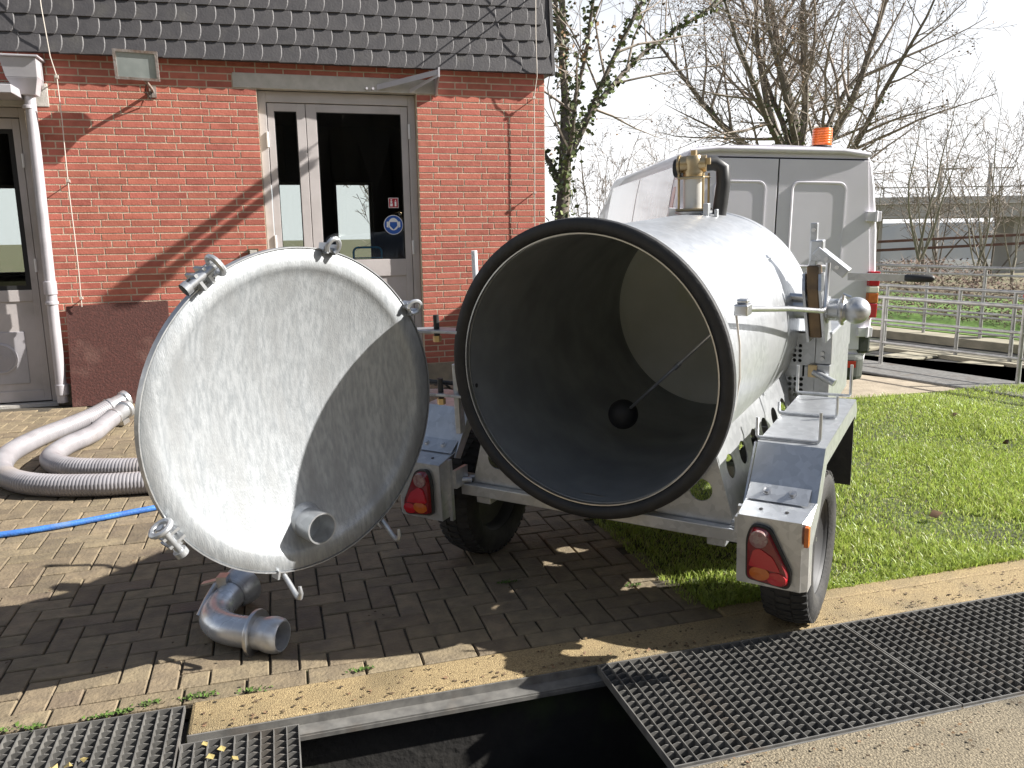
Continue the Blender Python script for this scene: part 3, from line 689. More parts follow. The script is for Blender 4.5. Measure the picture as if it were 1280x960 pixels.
# back wall with openings
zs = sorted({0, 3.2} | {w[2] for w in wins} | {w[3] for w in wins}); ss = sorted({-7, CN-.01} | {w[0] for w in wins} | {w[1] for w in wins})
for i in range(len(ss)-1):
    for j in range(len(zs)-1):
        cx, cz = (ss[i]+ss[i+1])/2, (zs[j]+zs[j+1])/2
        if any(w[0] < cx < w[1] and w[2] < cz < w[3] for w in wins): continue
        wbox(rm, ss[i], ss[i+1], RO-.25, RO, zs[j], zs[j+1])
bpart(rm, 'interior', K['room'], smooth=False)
for w in wins:
    l = MB()
    wbox(l, w[0]+.002, w[0]+.05, RO-.15, RO-.1, w[2]+.002, w[3]-.002); wbox(l, w[1]-.05, w[1]-.002, RO-.15, RO-.1, w[2]+.002, w[3]-.002); wbox(l, w[0]+.05, w[1]-.05, RO-.15, RO-.1, w[3]-.05, w[3]-.002); wbox(l, w[0]+.05, w[1]-.05, RO-.15, RO-.1, w[2]+.002, w[2]+.05)
    wf = bpart(l, 'window', K['frame'], smooth=False)
    l = MB(); wbox(l, w[0]+.05, w[1]-.05, RO-.128, RO-.122, w[2]+.05, w[3]-.05); bpart(l, 'pane', K['glass'], wf, smooth=False)
rf = MB(); wbox(rf, -7, CN+.05, -5.6, -.605, 4.1, 4.2); bpart(rf, 'roof', K['slate'], smooth=False)
# trolley seen through the pane
tr_ = empty('trolley', MW @ Matrix.Translation((1.03, -.62, 0)), 'blue tubular trolley standing behind the glass of the double door', 'trolley')
l = MB()
hp = [(-.15, 0, .2), (-.15, 0, 1.33)] + [(-.15+.05-.05*math.cos(t), 0, 1.33+.05*math.sin(t)) for t in (.4, .8, 1.2, 1.57)] + [(.10+.05*math.sin(t), 0, 1.33+.05*math.cos(t)) for t in (0, .4, .8, 1.2, 1.57)] + [(.15, 0, .2)]
l.tube(hp, .011, 8); l.build('handle_frame', K['bluepaint'], tr_)
l = MB(); l.tube([(-.15, 0, 1.27), (.15, 0, 1.27)], .006, 6)
for i in range(9): l.tube([(-.13+.0325*i, 0, 1.27), (-.13+.0325*i, 0, .3)], .003, 5)
l.build('grille', K['bluepaint'], tr_)
l = MB(); l.box(-.17, .17, -.7, .02, .17, .2); l.build('platform', K['bluepaint'], tr_)
l = MB()
for x in (-.14, .14):
    for y in (-.6, -.05): l.cyl((x-.015, y, .06), (x+.015, y, .06), .06, 14)
l.build('castor', K['black'], tr_)

# ------------------------------------------------------------------ things on the facade
def wall_thing(name, s, z, label, cat, group=None, o=0):
    return empty(name, MW @ Matrix.Translation((s, o, z)), label, cat, group)
FL = wall_thing('floodlight', -.98, 2.90, 'weathered grey floodlight on a bracket below the slates', 'floodlight')
l = MB(); Tl = axes((0, .30, .10), (1, 0, 0), Vector((0, -.45, .9)).normalized(), Vector((0, .9, .45)).normalized())
Tl = axes((0, .26, .085), Vector((1, 0, -.03)).normalized(), Vector((0, .16, 1)).normalized(), Vector((0, 1, -.16)).normalized())
l.add([(-.17, -.115, .03), (.17, -.115, .03), (.17, .115, .03), (-.17, .115, .03), (-.11, -.07, -.09), (.11, -.07, -.09), (.11, .07, -.09), (-.11, .07, -.09)], [(0, 1, 2, 3), (7, 6, 5, 4), (0, 4, 5, 1), (1, 5, 6, 2), (2, 6, 7, 3), (3, 7, 4, 0)], Tl)
l.build('housing', K['flood'], FL, smooth=False, bevel=.006)
l = MB(); l.box(-.155, .155, -.10, .10, .031, .036, Tl); l.build('front_glass', K['flood_glass'], FL, smooth=False)
l = MB()
for x0, x1, y0, y1 in ((-.178, .178, .10, .122), (-.178, .178, -.122, -.10), (-.178, -.155, -.10, .10), (.155, .178, -.10, .10)): l.box(x0, x1, y0, y1, .03, .046, Tl)
l.build('bezel', K['flood'], FL, smooth=False)
l = MB(); l.tube([(.08, 0, -.09), (.08, .06, -.075), (.05, .22, -.03), (.02, .26, .0)], .014, 8); l.tube([(-.06, .25, -.01), (.08, .25, -.02)], .01, 6); l.box(.05, .11, -.002, .012, -.14, -.04); l.build('arm', K['flood'], FL)
l = MB(); l.tube([(.05, .16, -.05), (.03, .1, -.1), (.06, .03, -.16), (.07, .02, -.1)], .005, 6); l.build('cable', K['black'], FL)
# rain pipe
RP = wall_thing('downpipe', -1.90, 0, 'pale grey zinc rainwater pipe with hopper head beside the side door', 'downpipe')
l = MB(); l.cyl((0.02, .09, 2.74), (0.0, .09, .03), .046, 20); l.build('pipe', K['zinc'], RP)
for z, h in ((2.62, .03), (1.02, .12), (.93, .03), (.10, .10)):
    l = MB(); l.cyl((.005, .09, z), (.005, .09, z+h), .055, 20); l.build('collar', K['zinc'], RP, bevel=.004)
l = MB()
def frus(mb, a, b):
    (x0, x1, y0, y1, z), (X0, X1, Y0, Y1, Zz) = a, b
    mb.add([(x0, y0, z), (x1, y0, z), (x1, y1, z), (x0, y1, z), (X0, Y0, Zz), (X1, Y0, Zz), (X1, Y1, Zz), (X0, Y1, Zz)], [(0, 3, 2, 1), (4, 5, 6, 7), (0, 1, 5, 4), (1, 2, 6, 5), (2, 3, 7, 6), (3, 0, 4, 7)])
frus(l, (-.055, .085, .03, .16, 2.73), (-.115, .125, .01, .22, 2.86)); frus(l, (-.115, .125, .01, .22, 2.8605), (-.145, .135, .01, .25, 3.02)); frus(l, (-.165, .155, .005, .27, 3.0205), (-.165, .155, .005, .27, 3.037))
l.build('hopper_head', K['zinc'], RP, smooth=False, bevel=.004)
# lightning conductors
def conductor(s0, s1, ztop, zbot, zs_, label):
    root = wall_thing('lightning_conductor', s1, 0, label, 'wire', None)
    l = MB(); pts_ = [(s0 - s1, .16, 4.2), (s0 - s1, .15, 3.45), (s0-s1+.02, .12, 3.06), (0, .075, zs_[0])] + [(.004*math.sin(i*1.7), .075, zs_[0] + (zbot-zs_[0])*i/6) for i in range(1, 7)]
    l.tube(pts_, .0045, 6); l.build('wire', K['wire'], root)
    for z in zs_:
        l = MB(); l.cyl((0, 0, z-.01), (0, .085, z), .005, 6); l.box(-.013, .013, .062, .088, z-.011, z+.011); l.build('wire_clip', K['wire'], root)
conductor(-1.70, -1.655, 4.2, .90, [2.90, 2.02, .98], 'thin steel lightning wire running down the wall near the rain pipe')
conductor(2.70, 2.70, 4.2, .3, [2.86, 1.92, 1.1], 'thin steel lightning wire running down near the building corner')
SB = wall_thing('socket_box', -.13, 1.345, 'small square brown socket box on the brick beside the double door', 'socket')
l = MB(); l.box(-.05, .05, 0, .05, -.05, .05); l.build('box', K['bronze'], SB, smooth=False, bevel=.005)
l = MB(); l.box(-.033, .033, .05, .056, -.033, .036); l.build('cover', K['conc'], SB, smooth=False, bevel=.003)
HB = wall_thing('shadow_beams', 2.77, 3.95, 'pair of unseen steel beams added above the double door to cast diagonal shadows', 'beam')  # added out of view, only to throw the diagonal shadows on the brick
for ds, z0, z1, d1 in ((-.04, .015, .085, 1.24), (.03, -.075, -.015, 1.18)):
    l = MB(); l.box(ds-.03, ds+.03, .60, d1, z0, z1); l.build('beam', K['rusty'], HB, smooth=False)
    l = MB(); l.cyl((ds, -.3, (z0+z1)/2), (ds, .62, (z0+z1)/2), .007, 6); l.build('carrier_rod', K['wire'], HB)
l = MB(); l.box(-.09, .08, 1.10, 1.27, -.095, -.08); l.box(-.09, .08, 1.10, 1.27, .09, .10); l.box(-.075, -.072, 1.10, 1.27, -.08, .09); l.build('end_bracket', K['rusty'], HB, smooth=False)
# leaning board
bd = MB(); p = [MW @ Vector(q) for q in [(-1.80, .20, .0), (-.93, .22, .0), (-.93, .05, .93), (-1.80, .03, .905)]]; nb_ = (p[1]-p[0]).cross(p[3]-p[0]).normalized()*.012
bd.add(p + [q - nb_ for q in p], [(0, 1, 2, 3), (7, 6, 5, 4), (0, 4, 5, 1), (1, 5, 6, 2), (2, 6, 7, 3), (3, 7, 4, 0)])
tag(bd.build('leaning_board', K['board'], smooth=False), 'dark brown weathered board leaning on the brick wall', 'board')

# ================================================================== TRAILER (local: r right, a forward along the tank, z up)
psi, tau = .532, .061
Av = Vector((math.sin(psi)*math.cos(tau), math.cos(psi)*math.cos(tau), math.sin(tau)))
Rv = Vector((math.cos(psi), -math.sin(psi), 0)); Zv_ = Rv.cross(Av)
MT = axes((.304, 3.046, 0), Rv, Av, Zv_)
TR = empty('tank_trailer', MT, 'galvanised vacuum tank trailer with its round rear lid swung open', 'trailer')
ZC = .987; RS = .524
MA = axes((0, 0, ZC), (1, 0, 0), (0, 0, 1), (0, -1, 0))     # local z = backwards (-a); lathe frame of the tank
MA = axes((0, 0, ZC), (1, 0, 0), (0, 0, -1), (0, 1, 0))     # lathe Z -> +a (right handed: x,-z,+a)
def T(mb, name, m_, parent=None, **k): return mb.build(name, K[m_] if isinstance(m_, str) else m_, parent or TR, **k)
# --- tank shell, walls with thickness, open at the back
sh = MB(); sh.lathe([(RS, .0), (RS, 1.53)], 96, MA); tank = T(sh, 'tank', 'galv')
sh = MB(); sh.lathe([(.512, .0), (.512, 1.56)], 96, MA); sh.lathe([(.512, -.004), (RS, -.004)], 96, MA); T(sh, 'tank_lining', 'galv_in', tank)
dm = [(RS, 1.53)] + [(RS*math.cos(t), 1.53 + .17*math.sin(t)) for t in [PI/2*i/10 for i in range(1, 11)]]
sh = MB(); sh.lathe([(max(r, .0005), h) for r, h in dm], 96, MA); T(sh, 'front_dome', 'galv', tank)
dm = [(.512, 1.545), (.50, 1.56), (.47, 1.572)] + [(.47*(1-i/8), 1.572 + .05*math.sin(PI/2*i/8)) for i in range(1, 9)]
sh = MB(); sh.lathe([(max(r, .0005), h) for r, h in dm], 96, MA); T(sh, 'tank_end_wall', mat('end_wall', (.84, .86, .80), (.74, .77, .70), .55, .0, scale=4, c3=(.70, .73, .56), scale3=3, ramp3=(.55, .75)), tank)
# flange and gasket
sh = MB(); sh.lathe([(RS+.001, .035), (.562, .035), (.566, .03), (.566, .0), (.56, -.004), (RS+.001, -.004)], 96, MA, close=True); T(sh, 'rear_flange', 'galv', tank)
gp = [(.520, -.0045), (.568, -.0045), (.573, -.015), (.570, -.032), (.558, -.042), (.540, -.042), (.526, -.034), (.520, -.02)]
sh = MB(); sh.lathe(gp, 96, MA, close=True); T(sh, 'gasket', 'rubber', tank)
sh = MB(); sh.lathe([(.514, .0), (.519, .0), (.519, -.026), (.514, -.026)], 96, MA, close=True); T(sh, 'flange_lip', 'steel', tank)
for a_, w_ in ((.125, .004), (1.47, .012)):
    sh = MB(); sh.lathe([(RS, a_-w_), (RS+.004, a_-w_*.6), (RS+.004, a_+w_*.6), (RS, a_+w_)], 96, MA); T(sh, 'weld_bead', 'galv', tank)
sh = MB(); sh.tube([(math.cos(rad(38))*(RS+.001), a_, ZC + math.sin(rad(38))*(RS+.001)) for a_ in [.04 + 1.48*i/40 for i in range(41)]], [.004 + .0012*math.sin(i*2.1) for i in range(41)], 6); T(sh, 'seam_weld', 'galv', tank)
# float in the tank
fl = MB(); fl.ball((-.10, .60, .655), .068, 14); T(fl, 'float_ball', 'rubber')
fl = MB(); fl.tube([(-.06, .58, .69), (.43, .22, 1.13), (.47, .22, 1.165)], .0065, 8); fl.cyl((.22, .376, .94), (.245, .358, .963), .011, 8); T(fl, 'float_rod', 'steel')
# --- cradle: perforated side sheets, gussets, frame
def P3(r, a, z): return Vector((r, a, z))
for sg in (1, -1):
    low = Vector((.556*sg, 0, .43)); top = Vector((.462*sg, 0, .755)); upv = (top-low); Lh = upv.length; upv.normalize()
    av = Vector((0, 1, 0)); nv = upv.cross(av) if sg > 0 else av.cross(upv)
    Mp = axes(low, av, upv, nv)
    pl = MB(); hs = [.195 + .176*i for i in range(7)]
    ed = [.05] + [(hs[i]+hs[i+1])/2 for i in range(6)] + [1.34]
    for i in range(7): pl.holed([(ed[i], .0), (ed[i+1], .0), (ed[i+1], Lh), (ed[i], Lh)], (hs[i], .20), .046, -.002, .002, Mp)
    T(pl, 'cradle_sheet', 'galv')
    for a_ in (.045, 1.33):
        Mg = axes((0, a_, 0), (sg, 0, 0), (0, 0, 1), (0, -1, 0))
        arc = []
        for i in range(9):
            r_ = .478 + (.268-.478)*i/8; arc.append((r_, ZC - math.sqrt(.530**2 - r_*r_)))
        pl = MB(); pl.holed([(.268, .444), (.562, .447), (.495, .69)] + arc, (.435, .572), .043, -.003, .003, Mg); T(pl, 'cradle_gusset', 'galv')
    fb = MB(); fb.box(.50*sg-.035, .50*sg+.035, .02, 2.3, .372, .432) ; T(fb, 'chassis_beam', 'galv', smooth=False, bevel=.005)
    if sg > 0: T(MB().box(.465, .545, .02, .02+.08, .9, .901), 'grip_strip', 'galv', smooth=False) if False else None
    st_ = MB(); q0 = Mp @ Vector((1.20, .23, .004)); st_.add([Mp @ Vector(v) for v in [(1.24, .26, .0045), (1.335, .26, .0045), (1.335, .338, .0045), (1.24, .338, .0045)]], [(0, 1, 2, 3)])
    T(st_, 'red_sticker', 'mark', smooth=False)
cb_ = MB(); cb_.box(-.60, .60, .005, .038, .405, .455); T(cb_, 'rear_crossbar', 'galv', smooth=False, bevel=.004)
cb_ = MB(); cb_.cyl((-.62, .06, .47), (.64, .06, .455), .016, 12); T(cb_, 'hinge_bar', 'steel')
for a_ in (.75, 1.4):
    cb_ = MB(); cb_.box(-.46, .46, a_-.03, a_+.03, .375, .43); T(cb_, 'cross_member', 'galv', smooth=False)
ax_ = MB(); ax_.box(-.66, .66, .35, .42, .245, .315); T(ax_, 'axle', 'galv', smooth=False, bevel=.006)
db = MB()
for sg in (1, -1): db.tube([(.5*sg, 2.2, .40), (.06*sg, 3.2, .42)], .035, 8)
db.cyl((0, 3.15, .42), (0, 3.45, .42), .04, 10); T(db, 'drawbar', 'galv')
jw = MB(); jw.cyl((0, 3.0, .1), (0, 3.0, .75), .03, 10); jw.lathe([(.03, -.03), (.1, -.025), (.105, 0), (.1, .025), (.03, .03)], 20, axes((0, 3.0, -.08), (0, 1, 0), (0, 0, 1), (1, 0, 0))); T(jw, 'jockey_wheel', 'tyre')
# --- wheels
wz = (.298 - .387*math.sin(tau))/math.cos(tau)
for sg in (1, -1):
    Mw = axes((.725*sg, .387, wz), (0, 1, 0), (0, 0, sg), (sg, 0, 0))
    tp = [(.185, -.075), (.20, -.088), (.245, -.094), (.275, -.086), (.292, -.070), (.298, -.035), (.299, 0), (.298, .035), (.292, .07), (.275, .086), (.245, .094), (.20, .088), (.185, .075), (.178, 0)]
    w_ = MB(); w_.lathe(tp, 48, Mw, close=True)
    for k_ in range(48):      # tread blocks
        a0 = 2*PI*k_/48; d_ = 2*PI/48*.6
        for (h0, h1, s_) in ((-.083, -.03, 0), (-.025, .025, .06), (.03, .083, 0)):
            vs2 = []
            for r_ in (.285, .3045 if abs(h0) < .05 else .302):
                for (aa, hh) in ((a0+s_, h0), (a0+s_+d_, h0), (a0+s_+d_, h1), (a0+s_, h1)): 
                    r2 = r_ - (.012 if abs(hh) > .07 else 0); vs2.append((r2*math.cos(aa), r2*math.sin(aa), hh))
            w_.add(vs2, [(0, 3, 2, 1), (4, 5, 6, 7), (0, 1, 5, 4), (1, 2, 6, 5), (2, 3, 7, 6), (3, 0, 4, 7)], Mw)
    wo_ = empty('wheel', Matrix.Identity(4), parent=TR)
    T(w_, 'tyre', 'tyre', wo_)
    w_ = MB(); w_.lathe([(.19, -.075), (.182, -.07), (.172, -.05), (.165, .0), (.172, .05), (.182, .07), (.19, .075), (.178, .06), (.15, .04), (.13, .03), (.07, .045), (.05, .03), (.001, .03)], 40, Mw)
    w_.lathe([(.165, -.02), (.10, -.01), (.001, -.01)], 32, Mw); T(w_, 'rim', 'rim', wo_)
    w_ = MB()
    for i in range(5): w_.cyl(Mw @ Vector((.056*math.cos(i*1.2566), .056*math.sin(i*1.2566), .03)), Mw @ Vector((.056*math.cos(i*1.2566), .056*math.sin(i*1.2566), .052)), .010, 6)
    T(w_, 'wheel_nut', 'steel', wo_)
# --- mudguards
prof = [(-.122, .572), (.005, .598), (.125, .755), (.83, .755), (.875, .70)]
for sg in (1, -1):
    mg = empty('mudguard', Matrix.Identity(4), parent=TR)
    s = MB()
    for i in range(len(prof)-1):
        (a0, z0_), (a1, z1_) = prof[i], prof[i+1]; dd = Vector((a1-a0, z1_-z0_)); nn2 = Vector((-dd.y, dd.x)).normalized()*.004
        pr = [(.615, a0, z0_), (.824, a0, z0_), (.824, a1, z1_), (.615, a1, z1_)]
        s.add([(r_*sg, a_, z_) for r_, a_, z_ in pr] + [(r_*sg, a_-nn2.x, z_-nn2.y) for r_, a_, z_ in pr], [(0, 1, 2, 3), (7, 6, 5, 4), (0, 4, 5, 1), (1, 5, 6, 2), (2, 6, 7, 3), (3, 7, 4, 0)])
    T(s, 'top_sheet', 'galv', mg, smooth=False)
    # overlapping bolted strip
    s = MB(); pr = [(.617, -.03, .5925), (.822, -.03, .5925), (.822, .028, .632), (.617, .028, .632)]
    s.add([(r_*sg, a_, z_+.0035) for r_, a_, z_ in pr], [(0, 1, 2, 3)]); T(s, 'lap_strip', 'galv', mg, smooth=False)
    # outer skirt (folded edge)
    outp = [(-.105, .325)] + [(-.105, .560)] + prof[1:5]
    inp = [(-.045, .325), (-.045, .47), (.05, .535), (.165, .685), (.815, .685), (.85, .66)]
    s = MB(); k_ = len(outp)
    vs2 = [(.845*sg, a_, z_-.001) for a_, z_ in outp] + [(.845*sg, a_, z_) for a_, z_ in inp] + [(.841*sg, a_, z_-.001) for a_, z_ in outp] + [(.841*sg, a_, z_) for a_, z_ in inp]
    fs2 = []
    for i in range(k_-1):
        fs2 += [(i, i+1, k_+i+1, k_+i), (2*k_+i, 3*k_+i, 3*k_+i+1, 2*k_+i+1), (k_+i, k_+i+1, 3*k_+i+1, 3*k_+i)]
    s.add(vs2, fs2)
    # small fold joining top sheet and skirt
    for i in range(len(prof)-1):
        (a0, z0_), (a1, z1_) = prof[i], prof[i+1]
        b0, b1 = outp[i+1 if i else 1], outp[i+2]
        s.add([(.824*sg, a0, z0_), (.845*sg, b0[0], b0[1]), (.845*sg, b1[0], b1[1]), (.824*sg, a1, z1_)], [(0, 1, 2, 3)])
    T(s, 'skirt', 'galv', mg, smooth=False)
    s = MB(); s.add([(.824*sg, -.122, .327), (.845*sg, -.105, .327), (.845*sg, -.105, .562), (.824*sg, -.122, .572)], [(0, 1, 2, 3)]); T(s, 'corner_fold', 'galv', mg, smooth=False)
    # inner flange of the mudguard (seen on the left one)
    s = MB(); s.box(min(.615*sg, .619*sg), max(.615*sg, .619*sg), -.118, -.065, .327, .575); s.box(min(.60*sg, .615*sg), max(.60*sg, .615*sg), -.07, -.05, .31, .58)
    T(s, 'inner_flange', 'galv', mg, smooth=False)
    s = MB(); s.add([(.605*sg, -.02, .575), (.605*sg, .02, .56), (.605*sg, .16, .72), (.605*sg, .12, .755), (.612*sg, -.02, .575), (.612*sg, .02, .56), (.612*sg, .16, .72), (.612*sg, .12, .755)], [(0, 1, 2, 3), (7, 6, 5, 4), (0, 4, 5, 1), (1, 5, 6, 2), (2, 6, 7, 3), (3, 7, 4, 0)])
    T(s, 'stay', 'galv', mg, smooth=False)
    s = MB(); s.box(.615*sg if sg > 0 else -.824, .824 if sg > 0 else -.615, -.124, -.121, .327, .572); T(s, 'lamp_plate', 'galv', mg, smooth=False)
    s = MB(); s.cyl((.56*sg, .03, .47), (.63*sg, -.03, .475), .013, 10); s.box(min(.585*sg, .60*sg), max(.585*sg, .60*sg), -.05, .04, .45, .53); T(s, 'mudguard_mount', 'galv', mg, smooth=False)
    for r_ in (.68, .765):
        s = MB(); c0 = Vector((r_*sg, .004, .618)); nrm = Vector((0, -.55, .83)).normalized()
        s.lathe([(.016, 0), (.016, .003), (.001, .003)], 14, zalign(c0, nrm)); s.lathe([(.0105, .003), (.0105, .011), (.001, .012)], 6, zalign(c0, nrm)); T(s, 'bolt', 'steel', mg, smooth=False)
        s = MB(); c0 = Vector((r_*sg, -.075, .5832)); s.lathe([(.007, 0), (.001, .0003)], 10, zalign(c0, (0, -.2, .98))); T(s, 'bolt_hole', 'seal', mg, smooth=False)
    # tail lamp
    lamp = empty('tail_lamp', Matrix.Identity(4), parent=TR)
    lamp.name = 'tail_lamp'
    Ml = axes((0, -.124, 0), (sg, 0, 0), (0, 0, 1), (0, -1, 0))
    def rounded(poly, r_, n=5):
        out = []; k2 = len(poly)
        for i in range(k2):
            p0, p1, p2 = Vector(poly[i-1]), Vector(poly[i]), Vector(poly[(i+1) % k2])
            d0, d1 = (p0-p1).normalized(), (p2-p1).normalized()
            A0, B0 = p1 + d0*r_, p1 + d1*r_
            for t in range(n+1):
                tt = t/n; out.append(tuple((A0*(1-tt)**2 + p1*2*tt*(1-tt) + B0*tt*tt)))
        return out
    base = rounded([(.650, .352), (.795, .338), (.800, .395), (.726, .545), (.665, .552), (.648, .50)], .022)
    s = MB(); s.prism(base, 0, .018, Ml); T(s, 'lamp_base', 'black', lamp, smooth=False)
    lens = rounded([(.655, .358), (.788, .345), (.793, .393), (.721, .539), (.668, .546), (.654, .50)], .02)
    cx_, cy_ = .71, .43; s = MB(); n_ = len(lens)
    v3 = [(x_, y_, .018) for x_, y_ in lens] + [(cx_+(x_-cx_)*.93, cy_+(y_-cy_)*.93, .034) for x_, y_ in lens] + [(cx_, cy_, .038)]
    s.add(v3, [(i, (i+1) % n_, n_+(i+1) % n_, n_+i) for i in range(n_)] + [(n_+i, n_+(i+1) % n_, 2*n_) for i in range(n_)], Ml); T(s, 'red_lens', 'red', lamp)
    s = MB(); s.lathe([(.031, .030), (.029, .040), (.001, .042)], 20, Ml @ Matrix.Translation((.694, .508, 0))); T(s, 'reversing_lens', 'clear', lamp)
    s = MB(); s.lathe([(.036, .028), (.033, .0395), (.001, .041)], 20, Ml @ Matrix.Translation((.700, .388, 0)) @ Matrix.Diagonal((1, .72, 1, 1))); T(s, 'indicator_lens', 'amber', lamp)
    s = MB(); s.prism(rounded([(.664, .412), (.768, .404), (.742, .452), (.700, .478), (.678, .470)], .008), .030, .0405, Ml); T(s, 'triangle_reflector', 'tail_red', lamp, smooth=False)
    s = MB(); s.lathe([(.034, .026), (.031, .0385), (.001, .040)], 20, Ml @ Matrix.Translation((.755, .378, 0)) @ Matrix.Diagonal((1, .72, 1, 1))); T(s, 'fog_lens', 'tail_red', lamp)
    s = MB(); s.box(min(.832*sg, .847*sg), max(.832*sg, .847*sg), -.135, -.108, .495, .565); T(s, 'side_marker', 'amber', mg, smooth=False, bevel=.003)
for sg in (1, -1):
    s = MB(); s.box(min(.62*sg, .835*sg), max(.62*sg, .835*sg), .872, .88, .36, .70); T(s, 'mud_flap', 'tyre', smooth=False, bevel=.002)
s = MB(); s.box(.28, .56, .70, 1.95, .07, .368); T(s, 'sun_blocker', 'black', smooth=False, bevel=.01)  # added box that keeps sunlight from passing under the chassis
# --- hose rests on the right mudguard
for a_, hl, hr in ((.155, .075, .11), (.50, .045, .085), (.845, .12, .135)):
    s = MB(); s.tube([(.605, a_, .76+hl), (.605, a_, .768), (.607, a_, .762), (.815, a_+.01, .762), (.818, a_+.01, .768), (.818, a_+.01, .76+hr)], .006, 8); T(s, 'hose_rest', 'galv')
# --- rod with clip on the right of the tank
s = MB(); s.tube([(.56, .13, 1.226), (.61, .6, 1.16), (.655, 1.05, 1.085), (.66, 1.085, 1.085), (.662, 1.10, 1.10), (.664, 1.12, 1.29)], .011, 10); T(s, 'side_rod', 'steel')
s = MB(); s.box(.525, .575, .10, .165, 1.205, 1.245); s.box(.53, .57, .115, .15, 1.245, 1.262); T(s, 'rod_clip', 'steel', smooth=False, bevel=.006)
s = MB(); s.tube([(.53, .12, 1.21), (.545, .12, 1.1), (.548, .12, .98), (.53, .12, .86)], .004, 6); T(s, 'chain_wire', 'wire')
# --- suction port, gate valve, ball coupling
va = 1.2
s = MB(); s.cyl((.44, va, 1.075), (.60, va, 1.075), .052, 24); T(s, 'suction_stub', 'galv')
s = MB(); s.cyl((.42, va-.04, 1.135), (.60, va-.04, 1.125), .017, 12); T(s, 'bypass_pipe', 'steel')
vl = empty('gate_valve', Matrix.Identity(4), parent=TR)
for r_ in (.575, .645):
    s = MB(); s.prism([(-.085, -.135), (.085, -.135), (.085, .10), (.05, .17), (-.05, .17), (-.085, .10)], -.006, .006, axes((r_, va, 1.065), (0, 1, 0), (-.12, 0, 1), (1, 0, 0))); T(s, 'valve_plate', 'galv', vl, smooth=False)
s = MB(); s.prism([(-.075, -.12), (.075, -.12), (.075, .10), (.04, .20), (-.04, .20), (-.075, .10)], -.026, .026, axes((.61, va, 1.07), (0, 1, 0), (-.1, 0, 1), (1, 0, 0))); T(s, 'valve_body', 'bronze', vl, smooth=False, bevel=.006)
s = MB(); s.box(.570, .600, va-.018, va+.018, 1.25, 1.46, Matrix.Translation((0, 0, 0)) @ Matrix.Shear('XY', 4, (0, 0)) ); T(s, 'blade_bar', 'galv', vl, smooth=False, bevel=.003)
s = MB(); s.cyl((.585, va-.03, 1.43), (.585, va-.02, 1.43), .009, 8); T(s, 'blade_bolt', 'steel', vl)
s = MB(); s.box(.575, .63, va-.03, va+.03, 1.29, 1.385); T(s, 'clevis', 'galv', vl, smooth=False, bevel=.006)
Mlk = axes((.60, va-.03, 1.34), Vector((.78, 0, -.62)), Vector((0, 1, 0)), Vector((.62, 0, .78)))
s = MB(); s.box(0, .17, -.012, .07, -.022, .022, Mlk); T(s, 'link', 'galv', vl, smooth=False, bevel=.004)
for x_ in (.06, .12):
    s = MB(); c0 = Mlk @ Vector((x_, -.013, 0)); s.cyl(c0, c0 + Vector((0, -.008, 0)), .009, 8); T(s, 'link_bolt', 'steel', vl)
s = MB(); s.add([(.735, va-.004, 1.205), (1.0, va-.004, 1.203), (1.0, va-.004, 1.233), (.735, va-.004, 1.238), (.735, va+.004, 1.205), (1.0, va+.004, 1.203), (1.0, va+.004, 1.233), (.735, va+.004, 1.238)], [(0, 1, 2, 3), (7, 6, 5, 4), (0, 4, 5, 1), (1, 5, 6, 2), (2, 6, 7, 3), (3, 7, 4, 0)]); T(s, 'lever', 'galv', vl, smooth=False)
s = MB(); s.tube([(.965, va, 1.2185), (.975, va, 1.2185), (1.07, va, 1.217), (1.08, va, 1.217)], [.013, .0165, .0165, .008], 12); T(s, 'lever_grip', 'black', vl)
Mc = axes((.65, va, 1.07), (0, 1, 0), (0, 0, 1), (1, 0, 0))
s = MB(); s.lathe([(.062, 0), (.062, .012), (.050, .014), (.050, .055), (.062, .062), (.062, .074), (.052, .080)] + [(.060*math.sin(t), .128-.060*math.cos(t)) for t in [.85 + (PI-.85)*i/14 for i in range(15)]], 32, Mc); T(s, 'ball_coupling', 'galv')
s = MB(); s.tube([Mc @ Vector((.062*math.cos(t), .062*math.sin(t), .072)) for t in [2*PI*i/28 for i in range(28)]], .008, 8, closed=True)
s.tube([(.725, va-.05, 1.11), (.73, va-.055, 1.15), (.76, va-.05, 1.135)], .007, 6); T(s, 'coupling_ring', 'steel')
# --- perforated pump box
pb = empty('pump_box', Matrix.Identity(4), parent=TR)
s = MB(); pa = 1.26; y_ = pa
# sheet facing back with two fields of round holes
def perf(x0, x1, z0_, z1_, nx, nz, shift=0):
    dx, dz = (x1-x0)/nx, (z1_-z0_)/nz; mb = MB()
    for i in range(nx):
        for j in range(nz):
            X0, Z0 = x0+i*dx, z0_+j*dz
            mb.holed([(X0, Z0), (X0+dx, Z0), (X0+dx, Z0+dz), (X0, Z0+dz)], (X0+dx/2, Z0+dz/2), min(dx, dz)*.36, -.001, .001, axes((0, pa, 0), (1, 0, 0), (0, 0, 1), (0, -1, 0)), 10)
    return mb
T(perf(.47, .545, .80, .895, 3, 4), 'perforated_sheet', 'galv', pb, smooth=False)
T(perf(.45, .555, .60, .735, 4, 5), 'perforated_sheet', 'galv', pb, smooth=False)
s = MB(); s.box(.545, .60, pa-.002, pa+.02, .79, .945); s.box(.555, .60, pa-.002, pa+.02, .56, .785); s.box(.45, .545, pa-.001, pa+.02, .736, .799); s.box(.47, .545, pa-.001, pa+.02, .8955, .945)
T(s, 'box_front', 'galv', pb, smooth=False)
